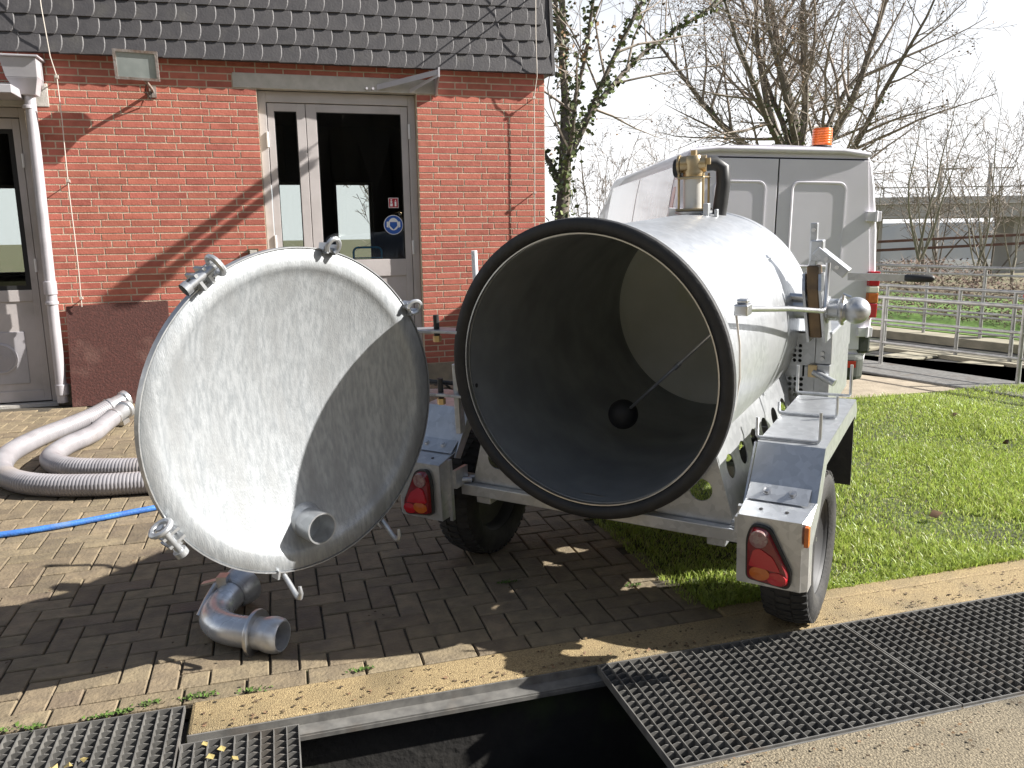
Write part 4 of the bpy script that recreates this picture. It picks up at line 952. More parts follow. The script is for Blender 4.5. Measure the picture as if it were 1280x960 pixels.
s = MB(); s.box(.602, .67, pa-.012, pa+.55, .57, .80); s.box(.602, .675, pa-.006, pa+.55, .801, .95); s.box(.46, .675, pa-.01, pa+.55, .951, .958); T(s, 'box_side', 'galv', pb, smooth=False, bevel=.004)
s = MB(); s.box(.47, .60, pa+.10, pa+.5, .56, .93); T(s, 'pump_block', 'black', pb, smooth=False)
s = MB(); s.cyl((.60, pa-.02, .765), (.70, pa-.05, .725), .017, 12); T(s, 'drain_cock', 'galv', pb)
s = MB(); s.box(.575, .615, pa-.03, pa-.012, .74, .80); T(s, 'latch', 'brass', pb, smooth=False, bevel=.003)
s = MB()
for z_ in (.83, .855): s.cyl((.635, pa-.006, z_), (.635, pa-.02, z_), .010, 8)
T(s, 'box_bolt', 'steel', pb)
# --- sight glass and vacuum hose on top
sg_ = empty('sight_glass', Matrix.Identity(4), parent=TR); ga = 1.28; gz = ZC + RS
s = MB(); s.lathe([(.075, -.05), (.075, .0), (.09, .002), (.09, .012), (.001, .012)], 28, Matrix.Translation((0, ga, gz+.0))); T(s, 'mount_flange', 'galv', sg_)
s = MB(); s.box(-.075, .075, ga-.06, ga+.06, gz+.013, gz+.026); s.box(-.068, .068, ga-.055, ga+.055, gz+.165, gz+.178); T(s, 'brass_plate', 'brass', sg_, smooth=False, bevel=.008)
s = MB(); s.cyl((0, ga, gz+.026), (0, ga, gz+.165), .050, 28); T(s, 'glass_cylinder', 'sight', sg_)
for dx in (-.06, .06):
    for dy in (-.045, .045):
        s = MB(); s.cyl((dx, ga+dy, gz+.02), (dx, ga+dy, gz+.19), .006, 8); T(s, 'tie_rod', 'brass', sg_)
s = MB(); s.lathe([(.052, gz+.178), (.052, gz+.20), (.045, gz+.215), (.05, gz+.25), (.035, gz+.275), (.001, gz+.28)], 24, Matrix.Translation((0, ga, 0)))
s.cyl((-.062, ga-.01, gz+.235), (.058, ga+.01, gz+.235), .040, 20); s.lathe([(.040, 0), (.046, .002), (.046, .012), (.036, .016), (.001, .012)], 24, zalign((-.062, ga-.01, gz+.235), (-1, -.1, 0))); s.box(-.012, .012, ga-.012, ga+.012, gz+.27, gz+.30); s.box(.055, .085, ga-.02, ga-.005, gz+.23, gz+.26)
T(s, 'brass_head', 'brass', sg_)
s = MB(); s.tube([(.03, ga+.05, gz+.235), (.08, ga+.08, gz+.235), (.115, ga+.09, gz+.21), (.12, ga+.09, gz+.14), (.11, ga+.09, gz+.06), (.10, ga+.09, gz-.02)], .035, 16); T(s, 'vacuum_hose', 'black', sg_)
s = MB(); s.cyl((-.10, ga+.02, gz+.22), (-.06, ga+.02, gz+.22), .045, 16); T(s, 'hose_stub', 'black', sg_)
s = MB(); s.box(.075, .10, ga-.09, ga-.05, gz-.02, gz+.05); s.box(.12, .135, ga-.06, ga-.03, gz-.02, gz+.02); T(s, 'lifting_lug', 'galv', sg_, smooth=False, bevel=.004)
# --- white hose hook on the left
s = MB(); s.tube([(-.66, .30, 1.415), (-.66, .30, 1.25), (-.655, .30, 1.235), (-.64, .30, 1.225), (-.50, .30, 1.22)], .013, 12); T(s, 'hose_hook', 'white')
# --- hinges
for z_ in (1.118, .852):
    h_ = empty('lid_hinge', Matrix.Identity(4), parent=TR)
    s = MB(); s.prism([(-.52, -.04), (-.66, -.05), (-.76, -.08), (-.80, -.07), (-.80, -.02), (-.70, .03), (-.52, .04)], z_-.006, z_+.006); T(s, 'hinge_plate', 'galv', h_, smooth=False, bevel=.002)
    s = MB(); s.cyl((-.655, -.02, z_-.03), (-.655, -.02, z_+.065), .012, 12); T(s, 'hinge_pin', 'black', h_)
    s = MB(); s.cyl((-.655, -.02, z_-.045), (-.655, -.02, z_-.02), .018, 6); T(s, 'hinge_nut', 'brass', h_, smooth=False)
s = MB(); s.tube([(-.76, .0, .895), (-.50, .02, .89)], .009, 8); T(s, 'hinge_rod', 'black')
s = MB(); s.box(-.60, -.575, -.01, .03, .68, .98); T(s, 'hinge_post', 'galv', smooth=False, bevel=.004)
# --- lid
ph = 1.801
dL = Vector((math.cos(ph), -math.sin(ph), 0)); nL = Vector((.974, -.228, 0)).normalized()
dL = Vector((-.228, -.974, 0)).normalized()
zL = Vector((0, 0, 1))
cL = Vector((-.757, -.695, .937))
ML = axes(cL, dL, zL, nL) if dL.cross(zL).dot(nL) > 0 else axes(cL, -dL, zL, nL)
sgx = 1 if dL.cross(zL).dot(nL) > 0 else -1       # +1: local x = away from the hinge
front = [(.570, -.004), (.566, 0), (.515, 0), (.506, -.002), (.498, -.006), (.488, -.012)] + [(r_, -.012 - .074*(1-(r_/.488)**2)) for r_ in (.47, .44, .40, .35, .29, .22, .15, .08, .0005)]
back = [(r_, h_-.010) for r_, h_ in front[2:]][::-1]
s = MB(); s.lathe(front + back + [(.566, -.012), (.570, -.012)], 128, ML, close=True); LID = T(s, 'lid', 'galv_lid', ang=.9)
s = MB(); s.lathe([(.571, .002), (.575, .002), (.575, -.030), (.571, -.030)], 96, ML, close=True); T(s, 'rim_band', 'galv', LID)
# drain spout
Ms = ML @ Matrix.Translation((.02*sgx, -.415, -.05))
s = MB(); s.lathe([(.058, 0), (.058, .115), (.052, .115), (.052, 0)], 36, Ms); s.lathe([(.052, .0), (.0005, .0)], 24, Ms); s.lathe([(.075, -.01), (.068, .012), (.058, .03)], 32, Ms); T(s, 'drain_spout', 'galv', LID)
def clamp(ang, kind):
    a_ = rad(ang); c = Vector((math.cos(a_)*sgx, math.sin(a_), 0)); t = Vector((-math.sin(a_)*sgx, math.cos(a_), 0))
    Mq = ML @ axes(c*.575, c, t, (0, 0, 1) if sgx > 0 else (0, 0, 1))
    s = MB()
    if kind == 'clamp':
        s.box(-.01, .05, -.022, -.012, -.03, .035, Mq); s.box(-.01, .05, .012, .022, -.03, .035, Mq)
        s.cyl(Mq @ Vector((.035, -.03, .02)), Mq @ Vector((.035, .03, .02)), .010, 10)
        s.tube([Mq @ Vector((.03 + .032*math.cos(q), .055 + 0*q, .03+.032*math.sin(q))) for q in [2*PI*i/16 for i in range(16)]], .010, 8, closed=True)
        s.cyl(Mq @ Vector((.03, -.05, .025)), Mq @ Vector((.03, .06, .03)), .012, 10)
        s.lathe([(.022, 0), (.022, .02), (.001, .022)], 12, zalign(Mq @ Vector((.03, -.07, .02)), (Mq.to_3x3() @ Vector((0, 1, 0)))))
        s.box(.0, .04, -.055, .05, -.012, -.004, Mq)
    elif kind == 'loop':
        s.box(-.015, .022, -.022, -.014, -.025, .03, Mq); s.box(-.015, .022, .014, .022, -.025, .03, Mq)
        pts2 = [Mq @ Vector((.012 + .026*math.sin(q), .022*math.cos(q), .03 + .01*math.sin(q))) for q in [PI*i/10 for i in range(-3, 14)]]
        s.tube(pts2, .009, 8)
        s.cyl(Mq @ Vector((.0, -.028, .01)), Mq @ Vector((.0, .028, .01)), .009, 8)
    else:
        s.box(-.012, .022, -.028, .028, -.032, -.024, Mq); s.box(-.01, .02, .024, .032, -.03, .01, Mq)
        base_ = Mq @ Vector((.008, 0, -.01)); dn = Vector((.10, -.05, -.99)).normalized()
        sd = Vector((.8, -.2, .3)).normalized()
        pts2 = [base_, base_ + dn*.03 + sd*.03, base_ + dn*.07 + sd*.065, base_ + dn*.088 + sd*.085, base_ + dn*.090 + sd*.10, base_ + dn*.075 + sd*.112, base_ + dn*.05 + sd*.11]
        s.tube(pts2, [.009, .0095, .0095, .010, .010, .0085, .006], 10)
    T(s, {'clamp': 'lid_clamp', 'loop': 'lid_loop', 'hook': 'lid_hook'}[kind], 'galv', LID)
clamp(58, 'clamp'); clamp(106, 'loop'); clamp(148.5, 'loop'); clamp(-28, 'clamp'); clamp(-75, 'hook'); clamp(-120, 'hook')

# ================================================================== PIPE ELBOW
EL = empty('pipe_elbow', Matrix.Translation((-1.06, 2.86, 0)), 'galvanised bent pipe with coupling lever lying on the block paving', 'pipe')
ctl = [(-.080, .235, .082), (-.100, .175, .072), (-.108, .095, .064), (-.090, .03, .062), (-.05, -.02, .062), (.0, -.052, .062), (.055, -.07, .062), (.11, -.082, .062)]
def smooth_path(c, n=6):
    c = [Vector(p) for p in c]; out = []
    for i in range(len(c)-1):
        p0, p1, p2, p3 = c[max(i-1, 0)], c[i], c[i+1], c[min(i+2, len(c)-1)]
        for t in range(n):
            u = t/n; out.append(.5*((2*p1) + (p2-p0)*u + (2*p0-5*p1+4*p2-p3)*u*u + (3*p1-p0-3*p2+p3)*u**3))
    out.append(c[-1]); return out
pt = smooth_path(ctl, 5); s = MB(); s.tube(pt, .058, 24, cap=False); s.tube(pt, .054, 24, cap=False); s.build('bend', K['galv_new'], EL)
dr = Vector((.06, -.016, 0)).normalized(); e0 = Vector(ctl[-1])
s = MB(); Mz = zalign(e0, dr); s.lathe([(.060, -.01), (.060, .02), (.066, .045), (.068, .065), (.064, .09), (.056, .10), (.052, .10), (.05, .02)], 28, Mz); s.build('spigot', K['galv_new'], EL)
s = MB(); Mz = zalign(e0 - dr*.01, dr); s.lathe([(.060, -.004), (.086, -.005), (.088, .002), (.086, .009), (.060, .010)], 32, Mz); s.build('collar_ring', K['steel'], EL)
s0 = Vector(ctl[0]); du = (Vector(ctl[0]) - Vector(ctl[1])).normalized(); Mz = zalign(s0, du)
s = MB(); s.lathe([(.060, -.02), (.066, -.01), (.080, .03), (.082, .06), (.078, .062), (.074, .03), (.056, -.01)], 28, Mz); s.lathe([(.066, -.014), (.070, -.004), (.066, .004)], 24, Mz); s.build('socket', K['galv_new'], EL)
s = MB()
for q in (-.02, .02): s.box(.06, .10, q-.004, q+.004, .0, .05, Mz)
s.cyl(Mz @ Vector((.09, -.03, .03)), Mz @ Vector((.09, .03, .03)), .01, 8); s.build('lever_bracket', K['steel'], EL)
s = MB(); s.add([(-.20, .22, .135), (-.12, .22, .155), (-.12, .19, .155), (-.20, .19, .135), (-.20, .22, .127), (-.12, .22, .147), (-.12, .19, .147), (-.20, .19, .127)], [(0, 1, 2, 3), (7, 6, 5, 4), (0, 4, 5, 1), (1, 5, 6, 2), (2, 6, 7, 3), (3, 7, 4, 0)])
s.box(-.135, -.095, .185, .235, .10, .165); s.tube([(-.14, .19, .135), (-.165, .15, .09), (-.185, .11, .04)], .011, 8); s.build('lever', K['steel'], EL)

# ================================================================== HOSES
def ribbed(name, ctl, r, label, pitch=.021, rib=.0032):
    pts_ = smooth_path(ctl, 24); out, rr = [], []; acc = 0; nxt = 0; k_ = 0
    # resample at half pitch
    seg = [pts_[0]]; d = 0
    for a, b in zip(pts_[:-1], pts_[1:]):
        L_ = (b-a).length; p = 0
        while d + (L_ - p) >= pitch/4:
            p += pitch/4 - d; d = 0; seg.append(a.lerp(b, p/L_) if L_ else a)
        d += L_ - p
    for i, p in enumerate(seg): rr.append(r + (rib if i % 4 == 0 else (rib*.5 if i % 4 in (1, 3) else -rib*.3)))
    mb = MB(); mb.tube(seg, rr, 16)
    root = empty(name, Matrix.Translation((0, 0, 0)), label, 'hose', 'suction hoses looped on the paving')
    o = mb.build('hose_tube', K['hose'], root)
    return root
HZ = .069
h1 = [(-3.36, 6.62, .13), (-3.42, 6.44, .09), (-3.48, 6.15, HZ), (-3.50, 5.80, HZ), (-3.44, 5.35, HZ), (-3.22, 4.92, HZ), (-2.90, 4.67, HZ), (-2.50, 4.62, HZ), (-2.10, 4.68, HZ), (-1.60, 4.72, HZ), (-1.0, 4.8, HZ)]
ho1 = ribbed('suction_hose', h1, .066, 'outer loop of grey ribbed suction hose on the paving')
h2 = [(-3.20, 6.36, .10), (-3.19, 6.16, .08), (-3.15, 5.9, HZ), (-3.16, 5.55, HZ), (-3.08, 5.22, HZ), (-2.86, 5.02, HZ), (-2.55, 4.97, HZ), (-2.2, 4.98, HZ), (-1.7, 4.95, HZ), (-1.0, 5.1, HZ)]
ho2 = ribbed('suction_hose', h2, .064, 'inner loop of grey ribbed suction hose on the paving')
for root, p, dv in ((ho1, Vector((-3.36, 6.62, .13)), Vector((.12, .20, .06))), (ho2, Vector((-3.20, 6.36, .10)), Vector((.04, .25, .05)))):
    Mz = zalign(p, dv)
    s = MB(); s.lathe([(.062, -.04), (.066, -.035), (.066, .02), (.060, .03), (.06, .12), (.075, .13), (.078, .16), (.072, .165), (.06, .15)], 24, Mz); s.build('coupling', K['galv'], root)
    s = MB(); s.tube([Mz @ Vector((.068*math.cos(q), .068*math.sin(q), -.015)) for q in [2*PI*i/24 for i in range(24)]], .006, 6, closed=True)
    s.tube([Mz @ Vector((.02*math.cos(q)+.0, -.085+.022*math.sin(q), .10)) for q in [2*PI*i/14 for i in range(14)]], .009, 8, closed=True); s.box(-.03, .03, -.10, -.06, .05, .13, Mz); s.build('coupling_lever', K['steel'], root)
s = MB(); c0 = Vector((-2.12, 4.62, .115)); s.tube([c0 + Vector((-.05, 0, -.01)), c0, c0 + Vector((.05, .01, -.01))], [.008, .018, .008], 8); s.build('hose_clip', K['zinc'], ho1)
bl = MB(); bl.tube(smooth_path([(-3.6, 3.65, .016), (-2.9, 3.86, .016), (-2.648, 3.955, .016), (-2.45, 4.05, .016), (-2.266, 4.17, .016), (-2.04, 4.33, .016), (-1.7, 4.55, .016), (-1.2, 4.6, .016), (-.7, 4.7, .016)], 8), .0165, 12)
tag(bl.build('blue_hose', K['blue']), 'thin blue water hose crossing the block paving', 'hose')

# ================================================================== VAN
vy, vroll = rad(-2.0), .030
Fv = Vector((math.sin(vy), math.cos(vy), 0)); R0_ = Vector((math.cos(vy), -math.sin(vy), 0)); Z0_ = Vector((0, 0, 1))
R2 = R0_*math.cos(vroll) - Z0_*math.sin(vroll); Z2 = Z0_*math.cos(vroll) + R0_*math.sin(vroll)
MV = axes((2.185, 6.87, 0.02), R2*1.045, Fv, Z2*1.03)
VAN = empty('delivery_van', MV, 'white panel van with orange beacon parked beyond the trailer', 'van')
def VP(mb, name, m_, parent=None, **k): return mb.build(name, K[m_], parent or VAN, **k)
def sect(z):     # half width of the body at height z
    pts_ = [(.30, .80), (.55, .845), (1.0, .862), (1.45, .835), (1.80, .79), (1.98, .755), (2.05, .72), (2.085, .66)]
    for (z0_, w0), (z1_, w1) in zip(pts_[:-1], pts_[1:]):
        if z <= z1_: return w0 + (w1-w0)*max(0, (z-z0_)/(z1_-z0_))
    return pts_[-1][1]
zs_ = [.30, .42, .55, .75, 1.0, 1.25, 1.45, 1.65, 1.80, 1.92, 1.98, 2.03, 2.06, 2.085]
ys_ = [0.0, .02, .08, .5, 1.2, 2.0, 3.0, 3.9, 4.5, 4.8]
s = MB(); ring = []
for y_ in ys_:
    row = []
    inset = .02 if y_ == 0 else 0.0
    drop = 0 if y_ < 4.0 else (y_-4.0)*.75
    for z_ in zs_: row.append((-(sect(z_)-inset), y_ + (.06*(z_-.3)/1.8 if y_ < .1 else 0), min(z_, 2.085-drop)))
    row += [(-.4, y_ + (.06 if y_ < .1 else 0), min(2.105, 2.1-drop)), (0, y_ + (.06 if y_ < .1 else 0), 2.112-drop), (.4, y_ + (.06 if y_ < .1 else 0), min(2.105, 2.1-drop))]
    for z_ in zs_[::-1]: row.append((sect(z_)-inset, y_ + (.06*(z_-.3)/1.8 if y_ < .1 else 0), min(z_, 2.085-drop)))
    ring.append(row)
n_ = len(ring[0]); vv2 = [p for r_ in ring for p in r_]
ff2 = [(i*n_+j, i*n_+j+1, (i+1)*n_+j+1, (i+1)*n_+j) for i in range(len(ring)-1) for j in range(n_-1)] + [tuple(range(n_)), tuple(range((len(ring)-1)*n_, len(ring)*n_))[::-1]]
s.add(vv2, ff2); body = VP(s, 'body', 'vanwhite', ang=.5)
def yo(z_): return .06*(z_-.3)/1.8
def vbox(mb, x0, x1, z0_, z1_, d0, d1):   # box hugging the leaning rear face, d = distance outwards
    v4 = [(x0, yo(z0_)-d0, z0_), (x1, yo(z0_)-d0, z0_), (x1, yo(z1_)-d0, z1_), (x0, yo(z1_)-d0, z1_), (x0, yo(z0_)-d1, z0_), (x1, yo(z0_)-d1, z0_), (x1, yo(z1_)-d1, z1_), (x0, yo(z1_)-d1, z1_)]
    mb.add(v4, [(0, 1, 2, 3), (7, 6, 5, 4), (0, 4, 5, 1), (1, 5, 6, 2), (2, 6, 7, 3), (3, 7, 4, 0)])
def rrect(x0, x1, z0_, z1_, r_, n=5):
    out = []
    for (cx2, cz2, a0) in ((x1-r_, z1_-r_, 0), (x0+r_, z1_-r_, PI/2), (x0+r_, z0_+r_, PI), (x1-r_, z0_+r_, 1.5*PI)):
        for i in range(n+1): out.append((cx2 + r_*math.cos(a0+PI/2*i/n), cz2 + r_*math.sin(a0+PI/2*i/n)))
    return out
for x0, x1 in ((-.70, -.012), (.0, .712)):
    dr_ = MB()
    z0_, z1_ = .47, 2.0
    xl0, xl1 = (x0-.055 if x0 < -.1 else x0), (x1+.055 if x1 > .1 else x1)
    # door skin with a pressed panel
    outer = [(xl0, z0_), (xl1, z0_), (xl1 if x1 < .1 else x1+.09, 1.0), (x1 + (.0 if x1 < .1 else .0), z1_), (x0, z1_), (xl0 if x0 > -.1 else x0-.09, 1.0)]
    pr_ = rrect(max(x0, -.62)+.10, min(x1, .64)-.09, 1.14, 1.83, .06)
    # base slab
    k2 = len(outer); v4 = [(x_, yo(z_)-.004, z_) for x_, z_ in outer] + [(x_, yo(z_)-.016, z_) for x_, z_ in outer]
    dr_.add(v4, [tuple(range(k2, 2*k2))] + [(i, (i+1) % k2, k2+(i+1) % k2, k2+i) for i in range(k2)])
    dd_ = VP(dr_, 'rear_door', 'vanwhite', smooth=False, bevel=.004)
    pp_ = MB(); k3 = len(pr_); cx2 = sum(p[0] for p in pr_)/k3; cz2 = sum(p[1] for p in pr_)/k3
    v4 = [(x_, yo(z_)-.0165, z_) for x_, z_ in pr_] + [(cx2+(x_-cx2)*.985, yo(z_)-.024, cz2+(z_-cz2)*.985) for x_, z_ in pr_] + [(cx2+(x_-cx2)*.94, yo(z_)-.024, cz2+(z_-cz2)*.955) for x_, z_ in pr_] + [(cx2+(x_-cx2)*.90, yo(z_)-.0175, cz2+(z_-cz2)*.93) for x_, z_ in pr_]
    f4 = []
    for q in range(3): f4 += [(q*k3+i, q*k3+(i+1) % k3, (q+1)*k3+(i+1) % k3, (q+1)*k3+i) for i in range(k3)]
    f4.append(tuple(range(3*k3, 4*k3))); pp_.add(v4, f4); VP(pp_, 'pressed_panel', 'vanwhite', dd_, ang=.4)
s = MB(); vbox(s, -.0119, -.0001, .47, 2.0, .002, .0055); vbox(s, -.70, .71, 2.002, 2.012, .0, .006); VP(s, 'door_gap', 'seal', smooth=False)
s = MB(); s.tube([(-.72, yo(2.05)-.005, 2.045), (-.5, yo(2.05)-.02, 2.07), (.5, yo(2.05)-.02, 2.07), (.72, yo(2.05)-.005, 2.045)], .022, 10); VP(s, 'rain_gutter', 'vanwhite')
for x_, z_ in ((.80, 1.56), (.80, .62), (-.80, 1.56), (-.80, .62)):
    s = MB(); s.box(x_-.08, x_+.04, yo(z_)-.045, yo(z_)+.0, z_-.04, z_+.04); s.cyl((x_-.005, yo(z_)-.05, z_-.045), (x_-.005, yo(z_)-.05, z_+.045), .012, 8); VP(s, 'door_hinge', 'vanwhite', smooth=False, bevel=.006)
s = MB(); s.box(-.10, -.03, -.05, -.0, 1.0, 1.03); VP(s, 'door_handle', 'black', smooth=False, bevel=.006)
for x0, x1 in ((.775, .862), (-.862, -.775)):
    tl_ = empty('tail_light', Matrix.Identity(4), parent=VAN)
    for z0_, z1_, m_ in ((1.0, 1.12, 'tail_red'), (.945, .9985, 'tail_white'), (.86, .9435, 'amber'), (.74, .8585, 'tail_red')):
        s = MB(); s.box(x0, x1, -.035, .10, z0_, z1_); VP(s, 'lamp_lens', m_, tl_, smooth=False, bevel=.008)
s = MB(); pr_ = [(-.84, .30), (-.80, -.02), (-.72, -.09), (.72, -.09), (.80, -.02), (.84, .30)]
s.prism(pr_, .22, .43); VP(s, 'bumper', 'bumper', smooth=False, bevel=.035)
s = MB(); s.box(.55, .70, -.096, -.085, .33, .385); VP(s, 'bumper_reflector', 'tail_red', smooth=False)
s = MB(); s.box(-.70, -.55, -.096, -.085, .33, .385); VP(s, 'bumper_reflector', 'tail_red', smooth=False)
for x_ in (.74, -.74):
    s = MB(); s.box(min(x_, x_*1.14), max(x_, x_*1.14), -.015, .12, .44, .60); VP(s, 'corner_moulding', 'bumper', smooth=False, bevel=.02)
for x_ in (-.70, .70):
    for y_ in (.75, 3.3):
        wv = empty('wheel', Matrix.Identity(4), parent=VAN)
        Mw = axes((x_, y_, .29), (0, 1, 0), (0, 0, 1 if x_ > 0 else -1), (1 if x_ > 0 else -1, 0, 0))
        s = MB(); s.lathe([(.18, -.085), (.25, -.095), (.295, -.075), (.305, 0), (.295, .075), (.25, .095), (.18, .085)], 32, Mw); VP(s, 'tyre', 'tyre', wv)
        s = MB(); s.lathe([(.18, .08), (.16, .04), (.06, .05), (.001, .05)], 24, Mw); VP(s, 'rim', 'rim', wv)
s = MB(); s.box(-.76, .76, .2, 4.1, .28, .31); VP(s, 'underbody', 'black', smooth=False)
# side window and red stripe on the left flank
def flank(y0_, y1_, z0_, z1_, d, name, m_, bev=0):
    s = MB(); k2 = [(y0_, z0_), (y1_, z0_), (y1_, z1_), (y0_, z1_)]
    nz = 6; v4, f4 = [], []
    for i in range(nz+1):
        z_ = z0_ + (z1_-z0_)*i/nz
        v4 += [(-sect(z_)-d, y0_, z_), (-sect(z_)-d, y1_, z_), (-sect(z_)+.02, y0_, z_), (-sect(z_)+.02, y1_, z_)]
    for i in range(nz):
        b = i*4; f4 += [(b, b+4, b+5, b+1), (b, b+2, b+6, b+4), (b+1, b+5, b+7, b+3)]
    f4 += [(0, 1, 3, 2), (nz*4, nz*4+2, nz*4+3, nz*4+1)]
    s.add(v4, f4); return VP(s, name, m_)
flank(.30, 1.90, .95, 1.95, .004, 'side_film', 'van_glass'); flank(1.94, 3.7, .95, 1.95, .004, 'side_film', 'van_glass')
flank(.16, .26, .45, 1.95, .003, 'red_stripe', 'vanred')
flank(.30, 3.4, .72, .92, .003, 'red_stripe', 'vanred')
bc = empty('roof_beacon', Matrix.Translation((.52, .55, 2.105)), parent=VAN)
s = MB(); s.lathe([(.085, 0), (.085, .05), (.075, .06), (.001, .06)], 24); VP(s, 'beacon_base', 'black', bc)
s = MB(); s.lathe([(.078, .06), (.080, .065), (.080, .19), (.076, .20), (.001, .205)], 28)
for i in range(6): s.lathe([(.080, .075+.02*i), (.083, .08+.02*i), (.080, .085+.02*i)], 28)
VP(s, 'beacon_dome', 'beacon', bc)

# ================================================================== BACKGROUND
# --- clarifier basins with railings, right of the van
QD = Vector((.49, -.87, 0)).normalized(); QP = Vector((.87, .49, 0))     # along / across the walkways
MQ = axes((4.143, 8.979, 0), QD, QP, (0, 0, 1))     # (u, w, z) left handed is avoided below
def qbox(mb, u0, u1, w0, w1, z0_, z1_): mb.box(u0, u1, w0, w1, z0_, z1_, MQ)
def setq(mb, name, m_): return struct(mb.build(name, K[m_], smooth=False))
s = MB(); qbox(s, -6, 4, .12, .42, -.9, -.02); tag(s.build('basin_wall', K['wall_block'], smooth=False, bevel=.01), 'low concrete basin wall along the grated walkway', 'wall')
s = MB(); qbox(s, -8, 4, 1.22, 1.52, -.9, .0); tag(s.build('basin_wall', K['wall_block'], smooth=False, bevel=.01), 'concrete basin wall carrying the railing in the middle', 'wall')
s = MB(); qbox(s, -9, 4, 2.35, 2.75, -.9, .06); tag(s.build('basin_wall', K['wall_block'], smooth=False, bevel=.01), 'concrete basin wall bordering the far strip of lawn', 'wall')
for i in range(5):
    s = MB(); qbox(s, -2.1+i*.8, -1.70+i*.8, .43, 1.215, -.045, .012-.012*i); tag(s.build('concrete_block', K['wall_block'], smooth=False, bevel=.012), ['squat concrete block next to the van bumper, between the basin walls', 'second concrete block past the van between the basin walls', 'concrete block in the middle of the row between the basin walls', 'concrete block before the dark gap between the basin walls', 'concrete block behind the railing post nearest the lawn'][i], 'block', 'concrete blocks set between the basin walls')
s = MB(); qbox(s, -8, 4.5, -.62, .10, -.05, .012); wg = s.build('walkway', K['grate'], smooth=False); struct(wg)
s = MB(); qbox(s, -9, 4, .43, 1.21, -.058, -.05); struct(s.build('channel_bed', K['pit'], smooth=False))
s = MB(); qbox(s, -9, 4, 1.53, 2.34, -.058, -.05); struct(s.build('channel_bed', K['pit'], smooth=False))
s = MB(); qbox(s, -9, 6, 2.76, 9, -.3, .07); struct(s.build('far_lawn', K['farlawn'], smooth=False))
def railing(posts, w_, h, z0_, rails, label, u0, u1):
    root = empty('railing', MQ @ Matrix.Translation((0, w_, z0_)), label, 'railing')
    for u_ in posts:
        s = MB(); s.cyl((u_, 0, -.02), (u_, 0, h), .022, 10); s.build('post', K['rail'], root)
    for f in rails:
        s = MB(); s.cyl((u0, 0, h*f), (u1, 0, h*f), .021 if f > .95 else .015, 10); s.build('rail', K['rail'], root)
railing([-3.2, -1.5, .0, 1.5, 3.2], .0, .78, -.03, (1, .68, .36), 'steel railing along the grated walkway by the lawn', -4, 4)
railing([-3.6, -2.2, -.95, .02, .66, 2.0, 3.4], 1.36, .78, .0, (1, .66, .36), 'steel railing on the middle basin wall', -5, 4)
railing([-4.0, -2.4, -1.2, -.4, .5, 1.2, 2.0, 2.8], 2.55, .92, .06, (1, .9, .6, .3), 'steel railing on the far basin wall beside the green strip', -5, 4)
# --- hedge of brushwood
V, F = [], []
n = 30000
for _ in range(n):
    u_ = random.uniform(-9, 4); w_ = 4.6 + random.gauss(0, .35); hh = .85 + .15*math.sin(u_*1.7)
    p = MQ @ Vector((u_, w_, random.random()**.8*hh)); d_ = Vector((random.gauss(0, 1), random.gauss(0, 1), random.gauss(.3, .8))).normalized()*random.uniform(.06, .22); sd = d_.orthogonal().normalized()*.006; b = len(V)
    if random.random() < .55: sd *= 3; d_ *= .3
    V += [tuple(p - sd), tuple(p + sd), tuple(p + d_)]; F.append((b, b+1, b+2))
stuff(inst('brushwood_hedge', fast_mesh('brushwood_hedge', np.array(V), np.array(F), K['brush'])))
